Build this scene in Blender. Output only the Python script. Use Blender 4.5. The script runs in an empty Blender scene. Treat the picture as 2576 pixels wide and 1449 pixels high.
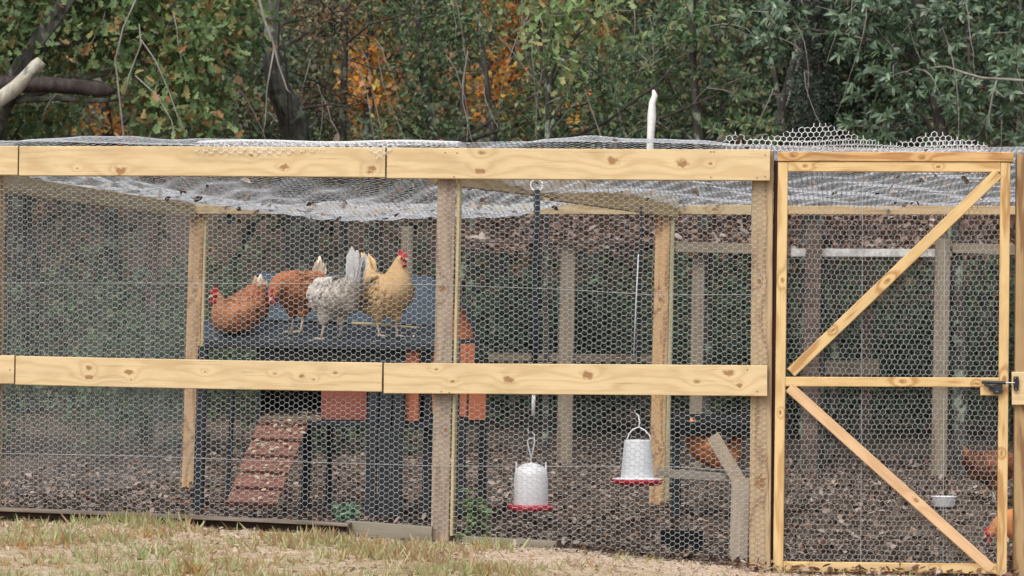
import bpy, math, random
import numpy as np
from mathutils import Vector, Matrix
R = math.radians
random.seed(7)
RNG = np.random.default_rng(11)
sc = bpy.context.scene
col = sc.collection

# ------------------------------------------------------------------ camera, sky, sun, exposure
FOC = 7700.0                      # focal length in pixels of a 2576 px wide picture
YAW, PITCH, ROLL = R(5.92), R(1.90), R(0.62)
CAM = Vector((1.45, -14.0, 0.67))
cd = bpy.data.cameras.new('camera'); cam = bpy.data.objects.new('camera', cd); col.objects.link(cam)
cd.sensor_width = 36.0; cd.lens = FOC / 2576 * 36.0; cd.clip_start = 0.1; cd.clip_end = 600
CR = Matrix.Rotation(YAW, 3, 'Z') @ Matrix.Rotation(math.pi/2 + PITCH, 3, 'X') @ Matrix.Rotation(ROLL, 3, 'Z')
cam.matrix_world = Matrix.Translation(CAM) @ CR.to_4x4()
sc.camera = cam
cd.dof.use_dof = True; cd.dof.focus_distance = 14.6; cd.dof.aperture_fstop = 7.0
w = bpy.data.worlds.new('World'); sc.world = w; w.use_nodes = True
nt = w.node_tree; bg = nt.nodes['Background']
sky = nt.nodes.new('ShaderNodeTexSky'); sky.sky_type = 'NISHITA'; sky.sun_disc = False
SUN_EL, SUN_AZ = R(52), R(200)     # sun behind the photographer, high, hidden by cloud
sky.sun_elevation = SUN_EL; sky.sun_rotation = SUN_AZ; sky.air_density = 1.0; sky.dust_density = 3.0
hs = nt.nodes.new('ShaderNodeHueSaturation'); hs.inputs['Saturation'].default_value = 0.30
nt.links.new(sky.outputs[0], hs.inputs['Color']); nt.links.new(hs.outputs[0], bg.inputs[0])
bg.inputs[1].default_value = 0.15
sd = bpy.data.lights.new('sun', 'SUN'); so = bpy.data.objects.new('sun', sd); col.objects.link(so)
sd.energy = 1.3; sd.angle = R(28); sd.color = (1, 0.96, 0.90)
sdir = Vector((math.sin(SUN_AZ)*math.cos(SUN_EL), math.cos(SUN_AZ)*math.cos(SUN_EL), math.sin(SUN_EL)))
so.rotation_euler = sdir.to_track_quat('Z', 'Y').to_euler()
vs = sc.view_settings; vs.view_transform = 'Standard'; vs.look = 'None'; vs.gamma = 1; vs.use_curve_mapping = False
vs.exposure = 0.66

# ------------------------------------------------------------------ helpers
def at(px, py, Y):
    """point on the vertical plane y=Y seen at picture position px,py (2576 x 1449)"""
    d = CR @ Vector(((px-1288)/FOC, -(py-724.5)/FOC, -1))
    return CAM + d * ((Y - CAM.y) / d.y)
def psc(Y): return (Y + 14.05) / FOC          # metres per pixel at depth Y
_gp = [at(px, py, 0) for px, py in ((-400, 1285), (0, 1297), (500, 1318), (1100, 1352), (1500, 1388), (1900, 1428), (2560, 1450), (3000, 1462))]
_gx = [p.x for p in _gp]; _gzv = [p.z for p in _gp]
def hill(y):
    return np.interp(y, [-60, -14, -6, -0.5, 1, 4.2, 7, 10, 14, 22, 32, 60, 150], [-3, -.60, -.15, -.015, 0, .03, .16, .24, .50, 2.2, 7.5, 14, 20])
def gz(x, y):
    x = np.asarray(x, float); y = np.asarray(y, float)
    z = np.interp(x, _gx, _gzv)*np.interp(y, [.3, 4.2, 8], [1, .5, .3]) + hill(y) + .13*np.exp(-((x-2.15)/.75)**2-((y-3.6)/1.2)**2)
    z = z + 0.006*np.sin(x*3.1+y*1.7) + 0.005*np.sin(x*7.3-y*4.1+1) + 0.012*np.sin(x*1.1+2)*np.sin(y*.9)
    return z
def tag(o, label=None, cat=None, group=None, kind=None):
    if label: o['label'] = label
    if cat: o['category'] = cat
    if group: o['group'] = group
    if kind: o['kind'] = kind
    return o
def empty(name, loc, label, cat, group=None, rz=0):
    o = bpy.data.objects.new(name, None); col.objects.link(o); o.location = loc; o.rotation_euler = (0, 0, rz)
    o.empty_display_size = .1
    return tag(o, label, cat, group)
def place(o, parent, world=True):
    if parent is not None:
        o.parent = parent
        if world:
            L = Vector((0, 0, 0)); p = parent
            while p is not None:
                L += Vector(p.location); p = p.parent
            o.location = Vector(o.location) - L
def mesh_obj(name, V, F, mat, parent=None, world=True, smooth=False):
    me = bpy.data.meshes.new(name)
    me.from_pydata([tuple(map(float, v)) for v in V], [], F)
    if smooth:
        me.polygons.foreach_set('use_smooth', [True]*len(me.polygons))
    if mat: me.materials.append(mat)
    o = bpy.data.objects.new(name, me); col.objects.link(o); place(o, parent, world)
    return o
def big_mesh(name, V, F, mat, parent=None, world=True, smooth=False):
    """V (n,3) float array, F (m,k) int array, all faces with k corners"""
    me = bpy.data.meshes.new(name); k = F.shape[1]
    me.vertices.add(len(V)); me.vertices.foreach_set('co', np.ascontiguousarray(V, dtype=np.float32).ravel())
    me.loops.add(F.size); me.loops.foreach_set('vertex_index', np.ascontiguousarray(F, dtype=np.int32).ravel())
    me.polygons.add(len(F)); me.polygons.foreach_set('loop_start', np.arange(0, F.size, k, dtype=np.int32))
    me.polygons.foreach_set('loop_total', np.full(len(F), k, dtype=np.int32))
    if smooth: me.polygons.foreach_set('use_smooth', np.ones(len(F), dtype=bool))
    me.update(calc_edges=True); me.validate()
    if mat: me.materials.append(mat)
    o = bpy.data.objects.new(name, me); col.objects.link(o); place(o, parent, world)
    return o
class MB:
    def __init__(s): s.V = []; s.F = []
    def add(s, V, F):
        b = len(s.V); s.V += [Vector(v) for v in V]; s.F += [[i+b for i in f] for f in F]
    def tube(s, pts, rad, n=8, caps=True, wob=0):
        pts = [Vector(p) for p in pts]
        if not isinstance(rad, (list, tuple)): rad = [rad]*len(pts)
        V = []; prev = None
        for i, p in enumerate(pts):
            t = (pts[min(i+1, len(pts)-1)] - pts[max(i-1, 0)]).normalized()
            if prev is None: a = t.orthogonal().normalized()
            else: a = (prev - t*prev.dot(t)).normalized()
            prev = a; b = t.cross(a)
            for k in range(n):
                th = 2*math.pi*k/n; r = rad[i]*(1 + (random.uniform(-wob, wob) if wob else 0))
                V.append(p + a*math.cos(th)*r + b*math.sin(th)*r)
        F = []
        for i in range(len(pts)-1):
            for k in range(n):
                F.append([i*n+k, i*n+(k+1) % n, (i+1)*n+(k+1) % n, (i+1)*n+k])
        if caps: F.append(list(range(n))[::-1]); F.append([(len(pts)-1)*n+k for k in range(n)])
        s.add(V, F)
    def lathe(s, c, prof, n=28, axis=None):
        """prof list of (r, z) about vertical axis at c"""
        c = Vector(c); V = []; F = []
        for r, z in prof:
            for k in range(n):
                th = 2*math.pi*k/n; V.append(c + Vector((r*math.cos(th), r*math.sin(th), z)))
        for i in range(len(prof)-1):
            for k in range(n): F.append([i*n+k, i*n+(k+1) % n, (i+1)*n+(k+1) % n, (i+1)*n+k])
        s.add(V, F)
    def build(s, name, mat, parent=None, world=True, smooth=False):
        return mesh_obj(name, s.V, s.F, mat, parent, world, smooth)
def box_vf(L, W, T, ch=0.003, nx=1):
    """length along x centred, width z, thickness y; chamfered long edges"""
    prof = [(-T/2+ch, -W/2), (T/2-ch, -W/2), (T/2, -W/2+ch), (T/2, W/2-ch), (T/2-ch, W/2), (-T/2+ch, W/2), (-T/2, W/2-ch), (-T/2, -W/2+ch)]
    V = []; F = []
    for i in range(nx+1):
        x = -L/2 + L*i/nx
        V += [(x, y, z) for y, z in prof]
    for i in range(nx):
        for k in range(8): F.append([i*8+k, (i+1)*8+k, (i+1)*8+(k+1) % 8, i*8+(k+1) % 8])
    F.append(list(range(8))); F.append([nx*8+k for k in range(8)][::-1])
    return V, F
def board(name, a, b, w_, t, mat, parent=None, normal=(0, -1, 0), ch=0.003, bow=0.0):
    a = Vector(a); b = Vector(b); X = (b-a); L = X.length; X.normalize()
    n = Vector(normal); Y = (-n + X*n.dot(X)).normalized(); Z = X.cross(Y)
    V, F = box_vf(L, w_, t, ch, 8 if bow else 1)
    if bow: V = [(x, y, z + bow*(1-(2*x/L)**2)) for x, y, z in V]
    o = mesh_obj(name, V, F, mat)
    M = Matrix((X, Y, Z)).transposed().to_4x4(); M.translation = (a+b)/2
    o.rotation_euler = M.to_euler(); o.location = M.translation
    place(o, parent)
    return o
def pboard(name, p0, p1, wpx, Y, t, mat, parent=None, normal=(0, -1, 0), bow=0.0, Y1=None):
    Y1 = Y if Y1 is None else Y1
    return board(name, at(p0[0], p0[1], Y), at(p1[0], p1[1], Y1), wpx*psc((Y+Y1)/2), t, mat, parent, normal, bow=bow)
def slab(name, P, t, mat, parent=None):
    P = [Vector(p) for p in P]; n = (P[1]-P[0]).cross(P[2]-P[0]).normalized()
    k = len(P); V = P + [p - n*t for p in P]
    F = [list(range(k)), list(range(k, 2*k))[::-1]] + [[i, i+k, (i+1) % k+k, (i+1) % k] for i in range(k)]
    return mesh_obj(name, V, F, mat, parent)

# ------------------------------------------------------------------ materials
def nodes(name):
    m = bpy.data.materials.new(name); m.use_nodes = True
    t = m.node_tree; return m, t, t.nodes['Principled BSDF']
def N(t, typ, **kw):
    n = t.nodes.new(typ)
    for k, v in kw.items():
        if k in n.inputs: n.inputs[k].default_value = v
        else: setattr(n, k, v)
    return n
def mathn(t, op, a, b=None, c=None):
    n = t.nodes.new('ShaderNodeMath'); n.operation = op
    for i, v in enumerate((a, b, c)):
        if v is None: continue
        if isinstance(v, (int, float)): n.inputs[i].default_value = v
        else: t.links.new(v, n.inputs[i])
    return n.outputs[0]
def ramp(t, fac, stops, interp='LINEAR'):
    r = t.nodes.new('ShaderNodeValToRGB'); cr = r.color_ramp; cr.interpolation = interp
    while len(cr.elements) < len(stops): cr.elements.new(0.5)
    for e, (p, c) in zip(cr.elements, stops): e.position = p; e.color = (*c, 1) if len(c) == 3 else c
    t.links.new(fac, r.inputs[0]); return r.outputs[0]
def mixc(t, fac, a, b, mode='MIX'):
    m = t.nodes.new('ShaderNodeMix'); m.data_type = 'RGBA'; m.blend_type = mode
    for s, v in ((m.inputs[0], fac), (m.inputs[6], a), (m.inputs[7], b)):
        if isinstance(v, (int, float)): s.default_value = v
        elif isinstance(v, (tuple, list)): s.default_value = (*v, 1)
        else: t.links.new(v, s)
    return m.outputs[2]
def coords(t, scale=(1, 1, 1), kind='Object', loc=(0, 0, 0)):
    tc = t.nodes.new('ShaderNodeTexCoord'); mp = t.nodes.new('ShaderNodeMapping')
    mp.inputs['Scale'].default_value = scale; mp.inputs['Location'].default_value = loc
    t.links.new(tc.outputs[kind], mp.inputs[0]); return mp.outputs[0]
def noise(t, vec, scale, detail=4, rough=.55):
    n = N(t, 'ShaderNodeTexNoise', Scale=scale, Detail=detail, Roughness=rough); t.links.new(vec, n.inputs['Vector']); return n.outputs['Fac']
def bump(t, b, h, strength=.3, dist=.01):
    bn = N(t, 'ShaderNodeBump', Strength=strength, Distance=dist); t.links.new(h, bn.inputs['Height']); t.links.new(bn.outputs[0], b.inputs['Normal'])
def plain(name, c, rough=.6, var=.25, scale=30, metal=0, bstr=.15, c2=None, spec=.5):
    m, t, b = nodes(name)
    v = coords(t); n = noise(t, v, scale, 5)
    c2 = c2 or tuple(x*(1-var) for x in c)
    cc = ramp(t, n, [(.35, c2), (.62, c)])
    t.links.new(cc, b.inputs['Base Color']); b.inputs['Roughness'].default_value = rough; b.inputs['Metallic'].default_value = metal
    b.inputs['Specular IOR Level'].default_value = spec
    if bstr: bump(t, b, n, bstr, .004)
    return m
def wood(name, base, dark, knots=(), seed=0.0, gray=None, gray_amt=0.0, knotc=(.24, .12, .045), rough=.75, contrast=1.0, scale=1.0, dirt=0.0):
    """pine board: object x along the grain, z across. knots = [(x,z,r)] in metres from the board's middle"""
    m, t, b = nodes(name)
    tc = t.nodes.new('ShaderNodeTexCoord'); sx = t.nodes.new('ShaderNodeSeparateXYZ'); t.links.new(tc.outputs['Object'], sx.inputs[0])
    X, Y, Z = sx.outputs
    v_long = coords(t, (1.6*scale, 9, 9), loc=(seed, seed*.7, seed*1.3))
    warp = noise(t, v_long, 1.0, 3)
    rings = mathn(t, 'ADD', mathn(t, 'MULTIPLY', Z, 34), mathn(t, 'MULTIPLY', Y, 22))
    rings = mathn(t, 'ADD', rings, mathn(t, 'MULTIPLY', warp, 9.0))
    kfac = None
    for (kx, kz, kr) in knots:
        dx = mathn(t, 'MULTIPLY', mathn(t, 'SUBTRACT', X, kx), .62); dz = mathn(t, 'SUBTRACT', Z, kz)
        d = mathn(t, 'SQRT', mathn(t, 'ADD', mathn(t, 'MULTIPLY', dx, dx), mathn(t, 'MULTIPLY', dz, dz)))
        g = mathn(t, 'POWER', 2.718, mathn(t, 'MULTIPLY', d, -1.0/(kr*1.9)))
        rings = mathn(t, 'ADD', rings, mathn(t, 'MULTIPLY', g, 5.0))
        kd = mathn(t, 'SUBTRACT', 1.0, mathn(t, 'DIVIDE', mathn(t, 'ADD', d, mathn(t, 'MULTIPLY', mathn(t, 'SUBTRACT', noise(t, coords(t), 48, 3), .5), kr*2.2)), kr*.95))
        kd = mathn(t, 'MAXIMUM', kd, 0.0)
        kfac = kd if kfac is None else mathn(t, 'MAXIMUM', kfac, kd)
    s = mathn(t, 'MULTIPLY_ADD', mathn(t, 'SINE', mathn(t, 'MULTIPLY', rings, 2.6)), .5, .5)
    s = mathn(t, 'POWER', s, 2.2)
    fine = noise(t, coords(t, (4, 160, 160), loc=(seed, 0, 0)), 1.0, 3, .6)
    blot = noise(t, coords(t, (2.2, 5, 5), loc=(seed*2, 1, 0)), 1.0, 3)
    f = mathn(t, 'ADD', mathn(t, 'MULTIPLY', s, .42*contrast), mathn(t, 'MULTIPLY', fine, .42*contrast))
    f = mathn(t, 'ADD', f, mathn(t, 'MULTIPLY', blot, .25))
    c = ramp(t, f, [(.12, tuple(min(1, x*1.03) for x in base)), (.5, tuple(x*.91 for x in base)), (.95, dark)])
    if gray is not None:
        gn = noise(t, coords(t, (1.5, 14, 14), loc=(seed*3, 0, 5)), 1.0, 4)
        gf = mathn(t, 'MULTIPLY', ramp(t, gn, [(.35, (0, 0, 0)), (.62, (1, 1, 1))]), .35)
        gf = mathn(t, 'MINIMUM', mathn(t, 'ADD', gf, gray_amt), 1.0)
        c = mixc(t, gf, c, mixc(t, fine, gray, tuple(x*.55 for x in gray)))
    ck = noise(t, coords(t, (2.6, 120, 120), loc=(seed*5, 2, 1)), 1.0, 3, .7)
    c = mixc(t, mathn(t, 'MULTIPLY', ramp(t, ck, [(.60, (0, 0, 0)), (.68, (1, 1, 1))]), .38*contrast), c, tuple(x*.38 for x in dark))
    st_ = noise(t, coords(t, (5, 12, 12), loc=(seed*1.9, 4, 1)), 1.0, 4)
    c = mixc(t, mathn(t, 'MULTIPLY', ramp(t, st_, [(.48, (0, 0, 0)), (.7, (1, 1, 1))]), .30), c, tuple(x*.72 for x in dark))
    if kfac is not None:
        kf = mathn(t, 'MINIMUM', mathn(t, 'MULTIPLY', kfac, 1.9), .85)
        c = mixc(t, kf, c, knotc)
    if dirt:
        dn = noise(t, coords(t, (3, 8, 8), loc=(9, seed, 2)), 1.0, 5)
        c = mixc(t, mathn(t, 'MULTIPLY', ramp(t, dn, [(.52, (0, 0, 0)), (.75, (1, 1, 1))]), dirt), c, (.10, .065, .04))
    t.links.new(c, b.inputs['Base Color']); b.inputs['Roughness'].default_value = rough; b.inputs['Specular IOR Level'].default_value = .25
    bump(t, b, mathn(t, 'ADD', fine, mathn(t, 'MULTIPLY', s, .5)), .25, .002)
    return m
def leafmat(name, cols, trans=.25, rough=.55, pos=1.2, spec=.35, interp='LINEAR', lo=.65):
    m, t, b = nodes(name)
    g = t.nodes.new('ShaderNodeNewGeometry')
    k = len(cols); c = ramp(t, g.outputs['Random Per Island'], [((i+.5)/k, cc) for i, cc in enumerate(cols)], interp)
    n = noise(t, coords(t), pos, 3)
    c = mixc(t, 1.0, c, ramp(t, n, [(.3, (lo, lo, lo)), (.7, (1.2, 1.2, 1.2))]), 'MULTIPLY')
    t.links.new(c, b.inputs['Base Color']); b.inputs['Roughness'].default_value = rough; b.inputs['Specular IOR Level'].default_value = spec
    if trans:
        tr = t.nodes.new('ShaderNodeBsdfTranslucent'); t.links.new(c, tr.inputs[0])
        mx = t.nodes.new('ShaderNodeMixShader'); mx.inputs[0].default_value = trans
        t.links.new(b.outputs[0], mx.inputs[1]); t.links.new(tr.outputs[0], mx.inputs[2])
        t.links.new(mx.outputs[0], t.nodes['Material Output'].inputs[0])
    return m
def bark(name, c1, c2, lichen=None, amt=.5):
    m, t, b = nodes(name)
    n = noise(t, coords(t, (14, 14, 3)), 1.6, 6, .65)
    c = ramp(t, n, [(.35, c1), (.65, c2)])
    if lichen:
        ln = noise(t, coords(t), 9, 5, .6); c = mixc(t, ramp(t, ln, [(amt, (0, 0, 0)), (amt+.08, (1, 1, 1))]), c, lichen)
    t.links.new(c, b.inputs['Base Color']); b.inputs['Roughness'].default_value = .9; b.inputs['Specular IOR Level'].default_value = .2
    bump(t, b, n, .8, .02)
    return m
PINE = (.60, .455, .26); PINED = (.48, .33, .165)
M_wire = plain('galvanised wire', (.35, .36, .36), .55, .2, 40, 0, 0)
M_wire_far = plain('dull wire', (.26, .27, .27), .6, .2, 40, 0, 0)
M_net = plain('roof wire', (.52, .54, .58), .5, .2, 40, 0, 0)

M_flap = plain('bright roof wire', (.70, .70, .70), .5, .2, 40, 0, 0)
# ------------------------------------------------------------------ ground
def soil_mat():
    m, t, b = nodes('ground soil')
    tc = t.nodes.new('ShaderNodeTexCoord'); sx = t.nodes.new('ShaderNodeSeparateXYZ'); t.links.new(tc.outputs['Object'], sx.inputs[0])
    n1 = noise(t, coords(t), 1.3, 5); n2 = noise(t, coords(t), 22, 6, .65); n3 = noise(t, coords(t), 90, 3)
    sand = ramp(t, n2, [(.3, (.36, .26, .19)), (.5, (.52, .40, .30)), (.7, (.66, .53, .42))])
    brown = ramp(t, n2, [(.3, (.065, .048, .036)), (.55, (.13, .097, .074)), (.75, (.22, .17, .13))])
    turf = ramp(t, n2, [(.3, (.30, .21, .13)), (.5, (.44, .34, .23)), (.68, (.58, .47, .35))])
    inside = mathn(t, 'ADD', sx.outputs[1], mathn(t, 'MULTIPLY', mathn(t, 'SUBTRACT', n1, .5), .5))
    fi = ramp(t, inside, [(.02, (0, 0, 0)), (.10, (1, 1, 1))])
    lawn = mathn(t, 'MULTIPLY', mathn(t, 'ADD', sx.outputs[1], mathn(t, 'MULTIPLY', n1, 1.2)), -1)
    fl = ramp(t, lawn, [(.0, (0, 0, 0)), (.25, (1, 1, 1))])
    c = mixc(t, fi, mixc(t, fl, sand, turf), brown)
    t.links.new(c, b.inputs['Base Color']); b.inputs['Roughness'].default_value = .95; b.inputs['Specular IOR Level'].default_value = .1
    bump(t, b, mathn(t, 'ADD', n2, mathn(t, 'MULTIPLY', n3, .4)), .8, .03)
    return m
xs = np.concatenate([np.linspace(-150, -8, 20)[:-1], np.linspace(-8, 8, 161), np.linspace(8, 150, 20)[1:]])
ys = np.concatenate([np.linspace(-60, -7, 14)[:-1], np.linspace(-7, 13, 201), np.linspace(13, 150, 24)[1:]])
XX, YY = np.meshgrid(xs, ys); ZZ = gz(XX, YY)
ZZ = ZZ + .008*np.sin(XX*19+YY*7)*np.sin(YY*23-XX*5)
V = np.stack([XX.ravel(), YY.ravel(), ZZ.ravel()], 1); nx = len(xs)
ii = (np.arange(len(ys)-1)[:, None]*nx + np.arange(nx-1)[None]).ravel()
ground = big_mesh('ground', V, np.stack([ii, ii+1, ii+1+nx, ii+nx], 1), soil_mat(), smooth=True)
tag(ground, 'bare sandy and leaf strewn soil sloping down to the right under the run', kind='structure')

# ------------------------------------------------------------------ chicken wire
def hexwire(name, fn, U, W, dia, mat, parent=None, pitch=.0262, flat=True, mask=None, twist=True, nside=3):
    """hexagonal netting over [U0,U1]x[W0,W1]; fn(u,w)->xyz arrays. flat: twisted strands run along u"""
    (u0, u1), (w0, w1) = U, W
    if not flat: (u0, u1), (w0, w1) = (w0, w1), (u0, u1)
    s = pitch/math.sqrt(3); dx = 3*s; dy = pitch
    ni = int((u1-u0)/dx)+2; nj = int((w1-w0)/dy)+2
    I, J = np.meshgrid(np.arange(ni), np.arange(nj), indexing='ij')
    ox = (u0 + I*dx).ravel(); oy = (w0 + J*dy).ravel()
    E = []
    # cell: vertices A(0,0) B(s,0) C(1.5s, dy/2) D(2.5s,dy/2) ; next A'(3s,0)
    A = (0, 0); B = (s, 0); C = (1.5*s, dy/2); D = (2.5*s, dy/2); A2 = (3*s, 0); B_up = (s, dy); A2_up = (3*s, dy)
    for p, q, tw in ((A, B, 1), (B, C, 0), (C, D, 1), (D, A2, 0), (C, B_up, 0), (D, A2_up, 0)):
        E.append(np.stack([ox+p[0], oy+p[1], ox+q[0], oy+q[1], np.full(len(ox), tw)], 1))
    E = np.concatenate(E)
    if not flat: E = E[:, [1, 0, 3, 2, 4]]; (u0, u1), (w0, w1) = (w0, w1), (u0, u1)
    mu = (E[:, 0]+E[:, 2])/2; mw = (E[:, 1]+E[:, 3])/2
    k = (mu > u0) & (mu < u1) & (mw > w0) & (mw < w1)
    if mask is not None: k &= mask(mu, mw)
    E = E[k]
    jit = pitch*.055
    def jx(u, w): return jit*np.sin(np.round(u*2000)*1.371+np.round(w*2000)*2.113), jit*np.sin(np.round(u*2000)*2.717-np.round(w*2000)*1.631+1)
    ja = jx(E[:, 0], E[:, 1]); jb = jx(E[:, 2], E[:, 3])
    a = fn(E[:, 0]+ja[0], E[:, 1]+ja[1]); b = fn(E[:, 2]+jb[0], E[:, 3]+jb[1])
    r = np.where(E[:, 4] > 0, dia*.62 if twist else dia*.5, dia*.45)
    d = b-a; L = np.linalg.norm(d, axis=1, keepdims=True); d = d/np.maximum(L, 1e-9)
    a = a - d*dia*.2; b = b + d*dia*.2
    ref = np.tile(np.array([[.13, .9, .31]]), (len(d), 1)); p = np.cross(d, ref); p /= np.linalg.norm(p, axis=1, keepdims=True); q = np.cross(d, p)
    rings = []
    for base in (a, b):
        for j in range(nside):
            th = 2*math.pi*j/nside
            rings.append(base + (p*math.cos(th)+q*math.sin(th))*r[:, None])
    Vv = np.stack(rings, 1).reshape(-1, 3); n = len(a); o = (np.arange(n)*2*nside)[:, None]
    F = []
    for j in range(nside):
        j2 = (j+1) % nside
        F.append(np.concatenate([o+j, o+j2, o+nside+j2, o+nside+j], 1))
    return big_mesh(name, Vv, np.concatenate(F), mat, parent)
def wav(u, w, a=.004, s=0):
    return a*(np.sin(u*5.1+w*3.3+s)+.6*np.sin(u*11.7-w*7.9+s*2)+.5*np.sin(w*14+u*2.3+s))

# ------------------------------------------------------------------ front fence
base = at(1120, 1350, 0.0)
fence = empty('wire_fence', base, 'front fence of new pine rails and weathered posts covered with chicken wire', 'fence')
def rail_mat(i, knots, **kw): return wood('pine rail %d' % i, PINE, PINED, knots, seed=3.7*i+1.3, **kw)
TR = -0.024
def kpx(x0, x1, ks, y0, y1):
    """knots given in picture pixels -> metres from board middle"""
    m = psc(0); out = []
    for (px, py, r) in ks:
        yy = y0 + (y1-y0)*(px-x0)/(x1-x0)
        out.append(((px-(x0+x1)/2)*m, (yy-py)*m, r*m))
    return out
rails = [  # x0,y0,x1,y1 (centre line), width, knots, bow
    (-300, 403, 47, 404.5, 75, [], 0),
    (51, 405.5, 970, 409.5, 76, [(300, 430, 13), (725, 422, 9), (640, 392, 4), (190, 425, 3), (952, 424, 8), (945, 434, 6)], .002),
    (975, 410.5, 1937, 416, 78, [(1210, 432, 10), (1545, 405, 11), (1720, 412, 12), (1215, 385, 6), (1790, 412, 4)], -.001),
    (-300, 927, 38, 930, 73, [], 0),
    (42, 931.5, 962, 949, 74, [(220, 925, 7), (221, 948, 8), (325, 937, 8), (330, 955, 3), (770, 946, 5), (700, 940, 3), (855, 938, 4), (520, 935, 4), (800, 955, 3)], -.002),
    (967, 951.5, 1930, 958, 77, [(1283, 955, 10), (1100, 930, 4), (1480, 945, 12), (1835, 938, 10), (1755, 960, 5), (1140, 960, 4), (1860, 970, 7)], .001)]
for i, (x0, y0, x1, y1, wd, ks, bow) in enumerate(rails):
    kn = kpx(x0, x1, ks, y0, y1)
    o = pboard('rail', (x0, y0), (x1, y1), wd, TR, .038, rail_mat(i, kn, dirt=.25 if i in (1, 4) else .12), fence, bow=bow)
M_post = wood('weathered post', (.44, .33, .23), (.24, .165, .11), [(.3, .01, .016), (-.35, -.015, .012)], seed=8, gray=(.36, .29, .23), gray_amt=.25, contrast=1.3)
M_post2 = wood('weathered yellow post', (.48, .345, .19), (.28, .17, .085), [(-.52, .0, .03), (.4, .01, .01)], seed=19, gray=(.38, .30, .22), gray_amt=.08, contrast=1.3)
M_strip = wood('pale pine strip', (.54, .44, .24), (.45, .34, .16), seed=5)
nrm = Vector((math.sin(R(7)), -math.cos(R(7)), 0))
def fpost(xt, yt, xb, yb, wpx, Yc, mat, parent, t=.089, n=(0, -1, 0), name='post'):
    a = at(xb, yb, Yc); b = at(xt, yt, Yc); a.z -= .06
    return board(name, a, b, wpx*psc(Yc), t, mat, parent, n)
fpost(-16, 440, -24, 1300, 49, .049, M_post2, fence)
fpost(1125, 400, 1106, 1350, 45, .050, M_post, fence, n=nrm)
board('trim_strip', at(1139, 1347, .052)+Vector((-.002, 0, 0)), at(1157, 450, .052), .014, .085, M_strip, fence)
fpost(1919, 382, 1912, 1440, 53, .049, M_post2, fence)
board('post_offcut', at(1857, 1445, .06), at(1864, 1202, .06), 46*psc(0), .06, wood('grey offcut', (.40, .32, .22), (.22, .16, .1), seed=31, gray=(.38, .33, .29), gray_amt=.45), fence)
# front wire, on the posts and behind the rails
pA = at(-8, 368, 0); pB = at(1948, 378, 0)
def front_fn(u, w):
    x = u + wav(u, w, .0040) ; z = w + wav(w, u, .0045, 2) - .0035*np.sin(u*1.9)
    return np.stack([x, -.0022 - np.abs(wav(u, w, .0008, 1)), z], 1)
zt = at(1000, 372, 0).z
def front_mask(u, w):
    zb = np.interp(u, [-2.4, -.7, -.25, .5, 1.3], [.10, .035, -.005, -.05, -.10])
    return w > zb
hexwire('wire_mesh', front_fn, (pA.x, at(1942, 400, 0).x-.012), (-.16, zt-.01), .0023, M_wire, fence, mask=front_mask)
def tension(name, pts, Y, rad, parent, mat=M_wire):
    mb = MB(); mb.tube([at(px, py, Y) for px, py in pts], rad, 4, False); return mb.build(name, mat, parent)
tension('tension_wire', [(0, 712), (300, 712), (700, 713), (1100, 716), (1400, 727), (1650, 742), (1900, 741)], -.006, .0014, fence)
tension('tension_wire', [(0, 1140), (350, 1147), (700, 1160), (1100, 1172), (1400, 1173), (1650, 1172), (1900, 1186)], -.006, .0014, fence)
M_screw = plain('screw', (.16, .13, .10), .5, .3, 60, .6)
for (px, py) in [(1788, 382), (1796, 382), (1788, 446), (1905, 447), (1925, 390), (1925, 444), (1150, 385), (1142, 445), (1120, 384), (700, 905), (1905, 985), (1880, 930), (25, 930), (1110, 985), (1130, 988)]:
    mb = MB(); p = at(px, py, -.0435)
    mb.tube([p+Vector((0, .004, 0)), p+Vector((0, -.001, 0))], .0034, 8); mb.build('screw', M_screw, fence)

# ------------------------------------------------------------------ gate and its frame
M_gate = wood('gate pine', (.62, .44, .215), (.42, .25, .10), [(.2, .0, .008), (-.4, .004, .007)], seed=41, contrast=1.2)
M_gate2 = wood('gate pine knotty', (.60, .42, .20), (.38, .21, .08), [(.05, .004, .011), (.38, -.006, .01)], seed=47, contrast=1.3)
M_head = wood('orange header', (.58, .36, .16), (.38, .19, .07), [(-.46, .004, .010), (.12, -.004, .009)], seed=53, dirt=.5, contrast=1.3)
M_pink = wood('pinkish brace', (.62, .41, .235), (.48, .29, .15), [(.15, .004, .01)], seed=57)
M_gpost = wood('brown gate post', (.37, .25, .125), (.20, .11, .05), [(-.1, 0, .012)], seed=61, contrast=1.5)
gf = empty('gate_frame', at(2560, 1449, .03), 'square brown gate post with orange-brown header board over the gate', 'gate frame')
pboard('header', (1957, 395.5), (2548, 396.5), 24, .0, .089, M_head, gf)
fpost(2583, 388, 2574, 1462, 52, .035, M_gpost, gf)
pboard('gap_shade_strip', (1952, 405), (1943, 1450), 10, .045, .03, wood('dark red gap shade', (.05, .022, .014), (.02, .01, .008), seed=63), gf)  # dark strip added to paint the shade in the gap between post and gate
pboard('strike_board', (2545, 977), (2620, 977), 82, -.026, .03, rail_mat(9, []), gf)
gate = empty('wire_gate', at(2240, 1440, -.02), 'tall pine framed gate with chicken wire and two diagonal braces', 'gate')
GY = -.022
def gb(p0, p1, wpx, mat, nm, dy=0, t=.034): return pboard(nm, p0, p1, wpx, GY+dy, t, mat, gate)
gb((1970, 409), (1957.5, 1447), 25, M_gate, 'stile')
gb((2529, 410), (2520, 1447), 24, M_gate2, 'stile')
gb((1983, 420), (2516, 421), 25, M_gate, 'top_rail')
gb((1976, 960), (2512, 962), 24, M_gate2, 'middle_rail')
gb((1971, 1425), (2507, 1431), 25, M_gate, 'bottom_rail')
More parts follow.
